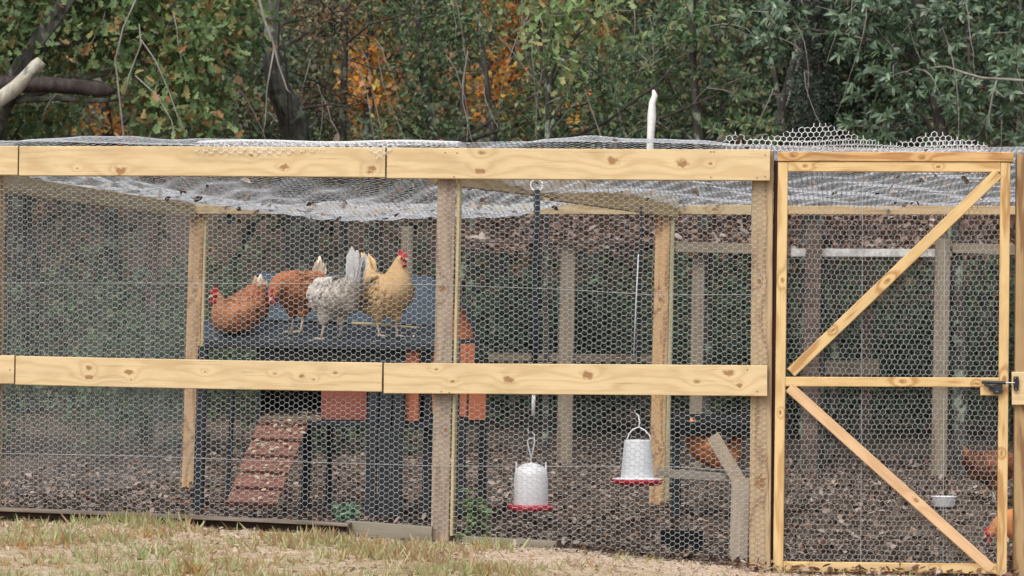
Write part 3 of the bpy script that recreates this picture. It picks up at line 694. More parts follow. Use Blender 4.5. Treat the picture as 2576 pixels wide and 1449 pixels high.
# shaded second rank of the wood: dense dark foliage above the bank
cs = []
for i in range(185):
    px = random.uniform(-500, 3080) if i % 3 else random.uniform(1500, 2700); py = random.uniform(-420, 400); Y = random.uniform(11.5, 14.5)
    cs.append((tuple(at(px, py, Y)), (random.uniform(.45, .8), .5, random.uniform(.3, .55))))
for (px, py) in ((600, 260), (560, 310), (660, 330), (480, 250), (700, 250), (620, 180), (540, 380), (820, 300)):
    cs.append((tuple(at(px, py, 12.5)), (.5, .4, .3)))
for c in list(cs):      # leave windows where the autumn colour glows through
    p = Vector(c[0]); 
    for (wx, wy, wr) in ((925, 170, 75), (1235, 215, 75), (265, 310, 50)):
        q_ = at(wx, wy, p.y)
        if (q_-p).length < wr*psc(p.y)+.25 and c in cs: cs.remove(c)
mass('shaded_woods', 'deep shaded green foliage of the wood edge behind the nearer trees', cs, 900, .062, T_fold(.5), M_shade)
cs = []
for i in range(300):
    Y = random.uniform(16, 26); x = random.uniform(-8.0-Y*.30, 7.0+Y*.12); z = random.uniform(.0, 1)**.9*(2.6+Y*.12)
    cs.append(((x, Y, float(gz(x, Y))+z+.2), (random.uniform(.8, 1.4), .8, random.uniform(.5, .9))))
mass('distant_woods', 'mass of mixed autumn woodland beyond the first trees', cs, 70, .15, T_fold(.6), M_far)
mb = MB()
for i in range(16):
    Y = random.uniform(9.0, 15); px = random.uniform(-150, 2720); b_ = base_at(px, Y); r = random.uniform(.015, .05)
    mb.tube([b_, b_+Vector((random.gauss(0, .08), 0, 1.2)), b_+Vector((random.gauss(0, .2), 0, 2.5)), b_+Vector((random.gauss(0, .35), 0, 5))], [r, r*.9, r*.7, r*.3], 7, True, .1)
tag(mb.build('sapling_trunk_mass', M_bark), 'slim dark sapling trunks standing in the shade of the wood', kind='stuff')

# ------------------------------------------------------------------ old run behind, leaf laden roof
M_old = wood('old tan post', (.20, .145, .085), (.11, .075, .045), seed=91, contrast=1.3, gray=(.3, .27, .22), gray_amt=.2)
M_oldd = bark('old dark post', (.05, .035, .028), (.13, .095, .075))
M_white = plain('whitewashed beam', (.50, .48, .46), .8, .45, 14)
old = empty('old_run', base_at(1900, 8.5), 'older second run behind with a leaf covered wire roof on mixed posts', 'pen')
for (xt, xb, yt, Y, wpx, mt) in [(1430, 1422, 612, 7.05, 38, M_old), (1758, 1750, 630, 7.05, 32, M_old), (2048, 2036, 560, 6.9, 40, M_oldd), (2372, 2362, 600, 6.9, 38, M_old), (1025, 1018, 570, 8.0, 30, M_old), (385, 372, 560, 9.0, 30, M_oldd), (2640, 2640, 560, 7.0, 36, M_old), (2185, 2180, 600, 10.5, 24, M_oldd)]:
    a = at(xt, yt, Y); x = at(xb, 1000, Y).x
    board('post', Vector((x, Y, float(gz(x, Y))-.1)), a, wpx*psc(Y), .07, mt, old)
pboard('beam', (1990, 636), (2395, 637), 20, 6.95, .05, M_white, old)
pboard('beam', (1700, 622), (1900, 626), 26, 6.95, .05, M_old, old)
pboard('beam', (2385, 624), (2720, 634), 26, 6.95, .05, M_old, old)
pboard('beam', (1160, 606), (1700, 612), 9, 6.98, .04, M_oldd, old)
pboard('beam', (1160, 546), (2760, 552), 7, 10.6, .04, M_oldd, old)
pboard('board', (1230, 898), (1640, 902), 20, 8.0, .04, M_old, old)
pboard('board', (2060, 925), (2212, 925), 38, 8.0, .04, M_old, old)
M_lit = leafmat('dead leaf', [(0.052, 0.035, 0.026), (0.098, 0.065, 0.048), (0.149, 0.104, 0.077), (0.230, 0.171, 0.132), (0.460, 0.378, 0.330), (0.230, 0.116, 0.063), (0.075, 0.051, 0.040), (0.322, 0.244, 0.198)], .1, .8, spec=.15, pos=3, lo=.55)
M_lit2 = leafmat('red brown dead leaf', [(.10, .05, .032), (.17, .09, .06), (.28, .18, .14), (.52, .42, .37), (.14, .07, .045), (.08, .045, .035), (.36, .24, .18)], .2, .8, spec=.15, pos=3, lo=.7)
n = 9000
u = RNG.uniform(at(1100, 560, 7).x, at(2780, 560, 7).x, n); y = RNG.uniform(7.0, 11.0, n)
z = 1.645 + .115*(y-7) + .03*np.sin(u*2.3)+.03*np.sin(y*3.1+u) + RNG.random(n)*.05 - .02*np.sin(u*6.1)
P = np.stack([u, y, z], 1)
tag(scatter('roof_leaf_litter', P, rv(n)*np.array([1, 1, .5]), np.array([[0, 0, 1]])+rv(n, .6), RNG.uniform(.05, .10, n), T_curl(), M_lit2), 'dead leaves matted on the wire roof of the old run', kind='stuff')
n = len(Pn)
tag(scatter('netting_leaf_litter', Pn, rv(n)*np.array([1, 1, .6]), np.array([[0, 0, 1.]])+rv(n, .8), RNG.uniform(.03, .065, n), T_curl(), M_lit), 'scattered dead leaves caught on the roof netting of the run', kind='stuff')
# the wire roof the leaves lie on
def oldroof(u, w): return np.stack([u, w, 1.635 + .115*(w-7) + .03*np.sin(u*2.3)+.03*np.sin(w*3.1+u) - .02*np.sin(u*6.1)], 1)
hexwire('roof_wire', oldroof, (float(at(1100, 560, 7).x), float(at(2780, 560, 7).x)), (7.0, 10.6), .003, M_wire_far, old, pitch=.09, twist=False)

# ------------------------------------------------------------------ coop
M_navy = plain('dark navy paint', (.009, .012, .018), .6, .4, 18, 0, .2)
M_navy2 = plain('slate blue paint', (.010, .015, .022), .6, .35, 10, 0, .2)
M_felt = plain('slate blue roofing', (.044, .066, .088), .75, .3, 25, 0, .4)
M_terra = wood('terracotta stain', (.40, .125, .058), (.30, .085, .035), seed=101, contrast=.7)
M_terra_d = wood('dull terracotta', (.25, .075, .05), (.15, .045, .03), seed=103, contrast=.7)
coop = empty('chicken_coop', at(850, 1290, 1.3), 'raised navy blue and terracotta wooden coop the hens perch on', 'coop')
YF, YR, YE = 1.05, 1.9, 1.5
def q(*pp): return [at(x, y, Y) for x, y, Y in pp]
o = slab('roof', q((640, 808, YE), (1108, 818, YE), (1112, 697, YR+.05), (655, 686, YR+.05)), .018, M_felt, coop)
slab('ridge_cap', q((640, 692, YR+.03), (1114, 704, YR+.03), (1114, 696, YR+.08), (640, 684, YR+.08)), .02, M_navy2, coop)
M_lid = plain('dark slate lid', (.026, .037, .050), .6, .4, 18, 0, .4)
slab('lid', q((512, 858, YF), (1112, 866, YF), (1112, 821, YE-.02), (512, 806, YE-.02)), .016, M_lid, coop)
pboard('fascia', (515, 866), (1112, 874), 18, YF-.01, .02, M_navy, coop)
pboard('eave_strip', (655, 806), (1108, 820), 7, YE-.015, .02, M_navy, coop)
slab('front_wall', q((655, 955, YF+.04), (1095, 960, YF+.04), (1095, 880, YF+.04), (655, 875, YF+.04))[::1], .015, M_navy, coop)
# frame members
for (x0, y0, x1, y1, wd, Y, mt) in [(512, 870, 498, 1268, 26, YF+.02, M_navy), (585, 985, 574, 1250, 10, YR, M_navy), (832, 1050, 826, 1245, 14, YR-.2, M_navy), (775, 1060, 768, 1255, 20, YF+.3, M_navy),
                                (1078, 980, 1072, 1275, 22, YF+.1, M_navy), (1162, 860, 1160, 1270, 22, YF+.05, M_navy), (1214, 1050, 1212, 1275, 20, YF+.3, M_navy)]:
    board('leg', at(x1, y1, Y)-Vector((0, 0, .05)), at(x0, y0, Y), wd*psc(Y), .035, mt, coop)
for k, (xa, xb) in enumerate([(922, 950), (953, 982), (985, 1014)]):
    xm = (xa+xb)/2; board('door_plank', at(xm-4, 1296, YF-.02), at(xm+6, 905, YF-.02), (xb-xa)*psc(YF), .018, M_navy2, coop)
pboard('rail', (655, 1062), (1100, 1072), 14, YF+.03, .03, M_navy, coop)
pboard('rail', (1150, 1062), (1226, 1060), 14, YF+.05, .03, M_navy, coop)
slab('back_wall', q((655, 1046, YR), (1095, 1050, YR), (1095, 820, YR), (655, 815, YR)), .015, M_navy, coop)
slab('floor', q((655, 1057, YF+.05), (1095, 1062, YF+.05), (1095, 1048, YR-.02), (655, 1045, YR-.02)), .015, M_navy, coop)
slab('side_panel', q((652, 1055, YF+.06), (652, 1050, YR-.02), (652, 850, YR-.02), (652, 870, YF+.06)), .012, M_navy, coop)
# pop hole, litter tray and red panels
slab('side_panel', q((808, 1055, YF+.05), (922, 1057, YF+.05), (922, 905, YF+.05), (808, 905, YF+.05)), .015, M_terra_d, coop)
slab('litter_tray', q((655, 1050, YF+.03), (808, 1053, YF+.03), (808, 1030, YF+.5), (655, 1028, YF+.5)), .01, M_old, coop)
for (xa, xb, y0, y1) in [(1021, 1055, 870, 1059), (1088, 1104, 862, 1038), (1158, 1176, 865, 1048), (1179, 1223, 985, 1056), (1176, 1194, 865, 985)]:
    xm = (xa+xb)/2; board('red_plank', at(xm-1, y1, YF+.03), at(xm+1, y0, YF+.03), (xb-xa)*psc(YF), .02, M_terra, coop)
slab('gable_panel', q((1110, 855, YF+.35), (1190, 853, YF+.35), (1192, 825, YF+.35), (1180, 800, YF+.35), (1160, 768, YF+.35), (1110, 720, YF+.35)), .018, M_terra, coop)
gp = [(1098, 690), (1150, 735), (1180, 785), (1204, 840), (1210, 872)]
for a_, b_ in zip(gp[:-1], gp[1:]):
    P4 = [at(a_[0], a_[1], YF+.25), at(b_[0], b_[1], YF+.25), at(b_[0], b_[1], YF+.9), at(a_[0], a_[1], YF+.9)]
    slab('roof_edge', P4, .02, M_navy, coop)
pboard('rail', (1108, 860), (1196, 857), 10, YF+.3, .03, M_navy, coop)
# ramp with cleats
rtop = at(712, 1064, YF+.0); rbot = at(630, 1272, YF-.42)
rw = 126*psc(YF)
dirv = (rbot-rtop).normalized(); rn = Vector((1, 0, 0)).cross(dirv).normalized()
if rn.y > 0: rn = -rn
hw = Vector((1, 0, -.02)).normalized()*rw/2
M_ramp = wood('worn ramp stain', (.26, .10, .066), (.17, .065, .045), seed=131, contrast=.9, gray=(.22, .14, .11), gray_amt=.1)
rampo = slab('ramp', [rbot-hw, rbot+hw, rtop+hw, rtop-hw], .014, M_ramp, coop)
for f in (.02, .215, .415, .61, .80, .985):
    c = rtop.lerp(rbot, f) + rn*.012
    o = board('cleat', c-hw*.98, c+hw*.98, .014, .020, M_ramp, rampo, normal=rn)
n = 130; f = RNG.random(n)**1.3; s_ = RNG.uniform(-.9, .9, n)
P = np.array([rtop.lerp(rbot, float(a)) + hw*float(b) + rn*.012 for a, b in zip(f, s_)])
sp = scatter('straw', P, rv(n)*np.array([1, .4, .4]), np.array([tuple(rn)])+rv(n, .3), RNG.uniform(.012, .035, n), T_curl(), leafmat('straw', [(.45, .36, .24), (.55, .46, .33), (.28, .2, .13)], 0), rampo)
sp['kind'] = 'stuff'
n = 90; P = np.array([at(float(a), float(b), YF+.1+.3*float(c)) for a, b, c in zip(RNG.uniform(660, 800, n), RNG.uniform(1040, 1050, n), RNG.random(n))])
sp = scatter('straw', P, rv(n)*np.array([1, .4, .4]), np.array([[0, 0, 1.]])+rv(n, .3), RNG.uniform(.015, .035, n), T_curl(), bpy.data.materials['straw'], coop); sp['kind'] = 'stuff'
n = 60; P = np.array([at(float(a), float(b), 0) for a, b in zip(RNG.uniform(530, 1100, n), RNG.uniform(0, 1, n))])
L0, L1 = at(512, 858, YF), at(1112, 866, YF); U0, U1 = at(512, 806, YE-.02), at(1112, 821, YE-.02)
fa, fb = RNG.random(n), RNG.random(n)
P = np.array([L0.lerp(L1, float(a)).lerp(U0.lerp(U1, float(a)), float(b)) for a, b in zip(fa, fb)]) + np.array([[0, -.003, .004]])
sp = scatter('dropping', P, rv(n)*np.array([1, .5, .3]), np.array([[0, -.4, 1.]])+rv(n, .2), RNG.uniform(.008, .024, n), T_curl(), bpy.data.materials['straw'], coop); sp['kind'] = 'stuff'
# perch stick lying on the lid
pk = MB(); pk.tube([at(885, 814, YE-.05), at(950, 817, YE-.05), at(1055, 826, YE-.05)], [.009, .0095, .008], 8, True, .08)
tag(pk.build('perch_stick', M_strip), 'pale round stick lying on the coop roof behind the hens', 'stick')

# ------------------------------------------------------------------ hens
def feather_T():
    V = np.array([(0, -.12, 0), (0, .12, 0), (.35, .34, .05), (.35, 0, .10), (.35, -.34, .05), (.75, .33, .07), (.75, 0, .13), (.75, -.33, .07), (1.02, 0, .08)])
    F = [(0, 3, 1), (1, 3, 2), (0, 4, 3), (3, 6, 5), (3, 5, 2), (4, 7, 6), (4, 6, 3), (7, 8, 6), (6, 8, 5)]
    return V, np.array(F)
def tail_T():
    V, F = feather_T(); V = V*np.array([1, .50, .6]); return V, F
def feathmat(name, cols, lo=.8): return leafmat(name, cols, .08, .75, pos=9, spec=.15, lo=lo)
M_comb = plain('comb red', (.48, .035, .035), .45, .3, 60)
M_beak = plain('beak horn', (.50, .40, .28), .4, .3, 60)
M_shank = plain('pale shank', (.50, .42, .31), .55, .3, 60)
M_eye = plain('hen eye', (.03, .012, .008), .15, .1, 60, spec=.8)
UPR = [(-.165, .300, .012, .020), (-.145, .275, .040, .045), (-.115, .245, .070, .070), (-.07, .220, .088, .088), (-.015, .208, .096, .100), (.04, .215, .092, .104),
       (.085, .245, .074, .090), (.110, .285, .052, .062), (.118, .325, .036, .042), (.122, .355, .029, .032), (.130, .378, .026, .027), (.146, .388, .022, .021), (.162, .386, .013, .012)]
def hen(name, label, loc, heading, sc_, spine, cols, tailcols, tail_dir=(-.45, 0, 1), tail_len=.11, legs=True, feet=((.02, .045), (-.01, -.045)), neckcols=None, head_turn=0.0, n_feath=1300, turn=0.0, fan=.20, fside=.22, wide=1.0, fsz=.78, hs=1.0):
    root = empty(name, loc, label, 'hen', 'hens in the run', heading); root.scale = (sc_,)*3
    sp = np.array(spine, float); m = len(sp)
    # smooth resample
    tt = np.linspace(0, m-1, 49)
    def cr(c):
        out = []
        for t_ in tt:
            i = min(int(t_), m-2); f = t_-i
            p0, p1, p2, p3 = c[max(i-1, 0)], c[i], c[i+1], c[min(i+2, m-1)]
            out.append(.5*((2*p1)+(-p0+p2)*f+(2*p0-5*p1+4*p2-p3)*f*f+(-p0+3*p1-3*p2+p3)*f**3))
        return np.array(out)
    cx, cz, ry, rz = [cr(sp[:, k]) for k in range(4)]
    cy = np.zeros(49)
    for i in range(49):   # neck turned sideways
        if turn: cy[i] = turn*max(0, (i-28)/20)**1.5
    ry = ry*wide; ry = np.maximum(ry, .004); rz = np.maximum(rz, .004)
    C = np.stack([cx, cy, cz], 1); Tn = unit(np.gradient(C, axis=0))
    S_ = unit(np.cross(np.tile([[0, 0, 1.]], (49, 1)), Tn)*1.0 + np.array([[0, 1e-6, 0]])); S_ = np.where(S_[:, 1:2] < 0, -S_, S_)
    U_ = np.cross(Tn, S_); 
    nphi = 18; V = []; F = []
    for i in range(49):
        for k in range(nphi):
            th = 2*math.pi*k/nphi
            V.append(C[i] + S_[i]*math.cos(th)*ry[i] + U_[i]*math.sin(th)*rz[i])
    for i in range(48):
        for k in range(nphi): F.append([i*nphi+k, i*nphi+(k+1) % nphi, (i+1)*nphi+(k+1) % nphi, (i+1)*nphi+k])
    F.append(list(range(nphi))[::-1]); F.append([48*nphi+k for k in range(nphi)])
    mb = MB(); mb.add(V, F)
    bx, bz = sp[4, 0], sp[4, 1]
    if legs:
        for (fx, fy) in feet:   # thighs
            mb.tube([(bx+.0, fy*.9, bz-.03), (bx*.4+fx*.6, fy, bz-.095), (fx-.005, fy, .085), (fx-.008, fy, .07)], [.052, .040, .022, .009], 12)
    for sgn in (-1, 1):     # folded wings, belly fluff
        mb.tube([(sp[6, 0]-.01, sgn*.058, sp[5, 1]+.01), (sp[5, 0]-.02, sgn*.080, sp[4, 1]+.015), (sp[3, 0], sgn*.078, sp[3, 1]+.015), (sp[2, 0]-.01, sgn*.055, sp[2, 1]+.015)], [.03, .045, .04, .012], 12)
    mb.tube([(sp[3, 0], 0, sp[3, 1]-.03), (sp[2, 0]-.015, 0, sp[2, 1]-.045), (sp[2, 0]-.045, 0, sp[2, 1]-.03)], [.07, .058, .02], 12)
    mat = feathmat(name+' plumage '+label[:12], cols); tm = feathmat('tail '+label[:14], tailcols, .9)
    body = mb.build('body', mat, root, False, True)
    rm = body.modifiers.new('r', 'REMESH'); rm.mode = 'VOXEL'; rm.voxel_size = .008; rm.use_smooth_shade = True
    sm = body.modifiers.new('s', 'SMOOTH'); sm.factor = .6; sm.iterations = 4
    # plumage
    P = []; D = []; Nn = []; S = []; isneck = []
    for _ in range(n_feath):
        i = int(RNG.integers(2, 43)); f = RNG.random(); th = RNG.random()*2*math.pi
        s = S_[i]*math.cos(th)*ry[i]; u_ = U_[i]*math.sin(th)*rz[i]
        nn = S_[i]*math.cos(th)/ry[i] + U_[i]*math.sin(th)/rz[i]; nn /= np.linalg.norm(nn)
        extra = 0.0
        if 8 < i < 26 and abs(math.cos(th)) > .6: extra = .016
        P.append(C[i] + s + u_ + nn*(extra-.004)); dd = -Tn[i] + nn*.09 + RNG.normal(0, .12, 3); D.append(dd); Nn.append(nn+RNG.normal(0, .12, 3))
        S.append(float(np.interp(i, [0, 12, 24, 32, 40, 48], [.040, .040, .032, .024, .015, .010]))*fsz*RNG.uniform(.8, 1.2)); isneck.append(i > 29)
    P, D, Nn, S, isneck = map(np.array, (P, D, Nn, S, isneck))
    if neckcols:
        o = scatter('plumage', P[isneck], D[isneck], Nn[isneck], S[isneck], feather_T(), feathmat('hackle '+label[:12], neckcols), root, False); o['kind'] = 'stuff'
        P, D, Nn, S = P[~isneck], D[~isneck], Nn[~isneck], S[~isneck]
    o = scatter('plumage', P, D, Nn, S, feather_T(), mat, root, False); o['kind'] = 'stuff'
    # tail fan
    tb = C[2]; td = np.array(tail_dir, float); td /= np.linalg.norm(td); n = 26
    P = np.tile(tb - td*.045, (n, 1)) + RNG.normal(0, .008, (n, 3)); 
    fan_ = fan; fan = np.linspace(-1, 1, n); side = np.array([0, 1., 0]); back = np.cross(side, td)
    D = td[None] + fan[:, None]*back[None]*fan_ + RNG.normal(0, .03, (n, 3)) + (RNG.random((n, 1))-.5)*side*fside
    tl = scatter('tail', P, D, side[None]*np.sign(RNG.normal(0, 1, (n, 1)))+RNG.normal(0, .4, (n, 3)), tail_len*RNG.uniform(.95, 1.3, n), tail_T(), tm, root, False)
    mb = MB(); e = [tb-td*.03, tb+td*.02, tb+td*tail_len*.6, tb+td*tail_len]; mb.tube([Vector(x) for x in e], [.036, .030, .018, .005], 10); mb.build('tail_base', tm, root, False, True)
    # head
    h = Vector(C[45]); fw = Vector(Tn[45]); yaw_m = Matrix.Rotation(head_turn, 3, 'Z'); fw = yaw_m @ fw; fw = (fw + Vector((0, 0, -fw.z*.55))).normalized()
    sd_ = Vector((0, 0, 1)).cross(fw).normalized(); uu = fw.cross(sd_)
    mb = MB()
    cp = [(-.026, .012), (-.030, .030), (-.018, .026), (-.014, .042), (-.005, .030), (.001, .045), (.008, .029), (.015, .037), (.019, .020), (.026, .012), (.02, .004)]
    Vc = []; 
    for t_ in (-.0035, .0035):
        for a, b in cp: Vc.append(h + fw*a + uu*(b+.004) + sd_*t_)
    k = len(cp); mb.add(Vc, [list(range(k)), list(range(k, 2*k))[::-1]] + [[i, i+k, (i+1) % k+k, (i+1) % k] for i in range(k)])
    mb.build('comb', M_comb, root, False)
    for sg in (-1, 1):
        mb = MB(); mb.tube([h+fw*.014-uu*.010+sd_*sg*.008, h+fw*.014-uu*.022+sd_*sg*.011, h+fw*.010-uu*.036+sd_*sg*.011, h+fw*.010-uu*.042+sd_*sg*.010], [.004, .009, .008, .003], 8); mb.build('wattle', M_comb, root, False, True)
        mb = MB(); mb.tube([h+fw*.004+uu*.003+sd_*sg*.012, h+fw*.006+uu*.002+sd_*sg*.020], [.014, .009], 8); mb.build('face', M_comb, root, False, True)
        mb = MB(); mb.tube([h+fw*.006+uu*.004+sd_*sg*.018, h+fw*.006+uu*.004+sd_*sg*.0235], [.0045, .002], 8); mb.build('eye', M_eye, root, False, True)
    mb = MB(); mb.tube([h+fw*.012+uu*.0, h+fw*.028-uu*.002, h+fw*.042-uu*.010], [.011, .007, .0015], 8); mb.build('beak', M_beak, root, False, True)
    if legs:
        for (fx, fy) in feet:
            mb = MB(); mb.tube([(fx-.006, fy, .085), (fx-.010, fy, .065), (fx, fy, .035), (fx+.004, fy, .008)], [.009, .0075, .0065, .007], 8)
            for a in (-.55, 0, .55, math.pi):
                L = .048 if a < 3 else .022
                mb.tube([(fx+.004, fy, .008), (fx+.004+math.cos(a)*L*.5, fy+math.sin(a)*L*.5, .007), (fx+.004+math.cos(a)*L, fy+math.sin(a)*L, .002)], [.006, .005, .002], 6)
            mb.build('leg', M_shank, root, False, True)
    return root
def on_lid(px, py, Y): return at(px, py, Y)
BUFF = [(.58, .38, .18), (.61, .41, .20), (.56, .36, .165), (.62, .43, .22), (.60, .40, .19)]
RED = [(.30, .105, .045), (.36, .14, .06), (.24, .080, .035), (.42, .19, .09), (.33, .12, .055)]
WHITE = [(.60, .55, .49), (.64, .60, .55), (.56, .50, .43), (.66, .63, .60), (.60, .54, .47), (.46, .41, .36)]
CREAM = [(.72, .58, .42), (.80, .70, .58), (.64, .42, .24)]
LIDY = 1.16
DOWN = [(-.165, .285, .012, .020), (-.145, .262, .042, .045), (-.115, .240, .072, .070), (-.07, .222, .090, .088), (-.015, .215, .098, .098), (.04, .222, .094, .098),
        (.085, .232, .076, .084), (.125, .238, .056, .062), (.155, .228, .042, .046), (.175, .210, .033, .036), (.190, .192, .027, .028), (.204, .178, .022, .022), (.216, .168, .013, .012)]
LOOKBACK = [(-.175, .310, .014, .024), (-.150, .280, .044, .050), (-.115, .248, .076, .076), (-.07, .225, .094, .094), (-.015, .215, .100, .102), (.04, .225, .094, .100),
        (.085, .245, .074, .084), (.115, .265, .054, .062), (.135, .282, .040, .044), (.150, .290, .031, .034), (.165, .288, .026, .027), (.180, .280, .022, .021), (.192, .272, .013, .012)]
BUFFS = [(-.185, .315, .020, .030), (-.165, .280, .060, .060), (-.130, .235, .088, .088), (-.08, .215, .100, .102), (-.015, .212, .104, .108), (.04, .228, .100, .110),
        (.080, .262, .086, .098), (.100, .300, .066, .076), (.110, .335, .050, .056), (.118, .362, .038, .040), (.128, .384, .030, .031), (.144, .394, .024, .022), (.162, .390, .014, .012)]
hen('hen', 'golden buff hen standing tall at the end of the row with head raised', at(974, 848, LIDY), R(-52), .98, BUFFS, BUFF, [(.70, .50, .26), (.74, .58, .36), (.62, .42, .19)], (-.55, 0, 1), .155, head_turn=R(38), wide=1.05, fan=.14, fside=.12)
hen('hen', 'speckled white and grey hen turned away with upright tail', at(834, 856, LIDY-.02), R(142), 1.0, LOOKBACK, WHITE, [(.50, .49, .49), (.58, .58, .59), (.42, .40, .39)], (-.10, 0, 1), .15, neckcols=[(.2, .15, .12), (.5, .42, .33), (.32, .22, .15), (.6, .5, .4)], n_feath=1900, fan=.30, fside=.14, fsz=.6, wide=1.12)
hen('hen', 'rust red hen with cream tail lowering its head between two others', at(748, 838, LIDY+.06), R(-122), 1.0, DOWN, RED, CREAM, (-.05, 0, 1), .12, neckcols=[(.24, .075, .03), (.34, .11, .04), (.42, .16, .06)], turn=.02, wide=1.1, fan=.32, fside=.2)
SIT = [(-.150, .255, .016, .026), (-.130, .225, .045, .048), (-.105, .185, .072, .072), (-.07, .145, .090, .088), (-.015, .115, .098, .096), (.04, .100, .094, .096),
       (.080, .105, .078, .084), (.105, .130, .054, .060), (.115, .155, .040, .044), (.122, .178, .032, .034), (.130, .196, .027, .027), (.146, .202, .022, .021), (.162, .198, .013, .012)]
hen('hen', 'small rust hen settled low at the dark corner of the coop roof', at(596, 842, LIDY+.05), R(-132), .95, SIT, RED, CREAM, (-.15, 0, 1), .085, legs=False, fan=.3, wide=1.1)
x = at(2490, 1225, 3.5).x
hen('hen', 'dark ginger hen half hidden behind the gate frame past the bowl', Vector((x+.02, 3.5, float(gz(x, 3.5)))), R(20), .95, DOWN, [(c[0]*.6, c[1]*.65, c[2]*.8) for c in RED], [(c[0]*.6, c[1]*.65, c[2]*.8) for c in RED], (-.5, 0, 1), .07)
x = at(2525, 1430, .45).x
hen('hen', 'pale orange hen peeping round the gate stile near the ground', Vector((x+.13, .42, float(gz(x, .42))-.0)), R(176), .95, DOWN, [(.66, .26, .10), (.74, .34, .15), (.6, .22, .08)], BUFF, (-.5, 0, 1), .09, neckcols=[(.70, .30, .13), (.76, .36, .17)])

# ------------------------------------------------------------------ feeders and straps
M_plastic = plain('white plastic', (.80, .78, .80), .35, .06, 12, 0, .05)
M_frost = plain('frosted white plastic', (.62, .64, .66), .6, .10, 40, 0, .1)
M_redp = plain('red plastic', (.48, .02, .045), .35, .2, 30, 0, .05)
M_foam = plain('black foam sleeve', (.010, .014, .022), .8, .4, 60, 0, .3)
M_cord = plain('black cord', (.012, .012, .014), .8, .3, 60)
FY = 1.25; m = psc(FY)
c = at(1335, 1275, FY)
wt = empty('hanging_waterer', c, 'white domed drinker with red tray hanging nearer the ramp', 'drinker')
H = (1275-1163)*m; r = 43.5*m
mb = MB(); prof = [(r*.98, .0), (r, .02*H), (r*.995, .60*H), (r*.97, .70*H)] + [(r*.97*math.cos(a), .70*H + .29*H*math.sin(a)) for a in np.linspace(.15, 1.5, 9)] + [(.001, H)]
mb.lathe(c, prof, 36); mb.build('dome', M_plastic, wt, smooth=True)
mb = MB()
mb.lathe(c+Vector((0, 0, 0)), [(.001, -.016*1.3), (r*1.15, -.021), (r*1.30, -.016), (r*1.32, .010), (r*1.27, .011), (r*1.22, -.005), (r*.9, -.006)], 36); mb.build('tray', M_redp, wt, smooth=True)
for sg in (-1, 1):
    mb = MB(); p = c + Vector((sg*r*.86, 0, .74*H)); mb.tube([p, p+Vector((0, 0, .27*H))], [.0055, .004], 8); mb.build('lug', M_plastic, wt)
def loopwire(name, pts, Y, rad, mat, parent, n=6):
    mb = MB(); mb.tube([at(x, y, Y) for x, y in pts], rad, n); return mb.build(name, mat, parent, smooth=True)
loopwire('hanger_eye', [(1335, 1168), (1336, 1150)], FY, .0022, M_plastic, wt)
loopwire('hook', [(1336, 1158), (1334, 1142), (1328, 1118), (1327, 1108), (1333, 1103), (1344, 1102), (1345, 1112), (1341, 1132), (1337, 1152)], FY, .0038, M_frost, wt)
loopwire('hook', [(1343, 1108), (1345, 1094), (1336, 1084), (1329, 1090), (1328, 1078)], FY, .003, M_frost, wt)
st = empty('hanging_strap', at(1345, 800, FY), 'black foam sleeved strap on a ring with a short white tube, nearer the ramp', 'strap', 'straps hanging from the beam')
loopwire('ring', [(1350+15*math.cos(a), 466+15*math.sin(a)) for a in np.linspace(0, 2*math.pi, 17)], FY, .0045, M_plastic, st)
loopwire('sleeve', [(1351, 478), (1350, 600), (1347, 800), (1344, 990)], FY, .0168, M_foam, st, 12)
loopwire('white_tube', [(1343, 990), (1342, 1008), (1341, 1045)], FY, .0095, M_plastic, st, 10)
loopwire('cord', [(1341, 1040), (1338, 1060), (1336, 1088)], FY, .0045, M_cord, st)
F2 = 1.75; m = psc(F2); c = at(1603, 1212, F2); H = (1212-1107)*m
fd = empty('hanging_feeder', c, 'frosted tapered feeder bucket with wide red rimmed pan by the tan post', 'feeder')
mb = MB(); mb.lathe(c, [(43*m, 0), (42*m, .1*H), (33.5*m, .97*H), (32.5*m, H), (.001, H*1.01)], 36); mb.build('bucket', M_frost, fd, smooth=True)
mb = MB(); mb.lathe(c, [(.001, -.016), (52*m, -.018), (62*m, -.008), (65.5*m, .010), (64*m, .013), (60*m, .004)], 40); pan = mb.build('pan', M_redp, fd, smooth=True)
mb = MB(); mb.lathe(c, [(64*m, .0145), (60*m, .018), (42*m, .022), (30*m, .03)], 40); mb.build('pan_lip', M_plastic, pan, smooth=True)
loopwire('bail', [(1576, 1110), (1582, 1092), (1592, 1080), (1607, 1074), (1622, 1082), (1634, 1095), (1639, 1112)], F2, .0036, M_plastic, fd)
loopwire('hook', [(1607, 1076), (1609, 1062), (1606, 1045), (1600, 1040), (1597, 1032)], F2, .004, M_plastic, fd)
st2 = empty('hanging_strap', at(1608, 760, F2), 'thin black strap and silver chain holding the tapered feeder', 'strap', 'straps hanging from the beam')
loopwire('cord', [(1612, 520), (1611, 650), (1607, 800), (1605, 1000), (1600, 1038)], F2, .0075, M_cord, st2, 8)
loopwire('chain', [(1606, 640), (1600, 760), (1594, 900)], F2-.02, .0034, M_frost, st2, 6)
mb = MB()
# white pole rising through the roof
mb = MB(); mb.tube([at(1629, 1300, 1.75)*0+Vector((at(1632, 1000, 2.0).x-.0, 2.0, float(gz(at(1632, 1000, 2.0).x, 2.0)))), at(1633, 700, 2.0), at(1634, 370, 2.0), at(1638, 300, 2.0), at(1640, 255, 2.0), at(1646, 232, 2.0), at(1644, 226, 2.0)],
        [.019, .019, .019, .021, .019, .013, .006], 10, True, .08)
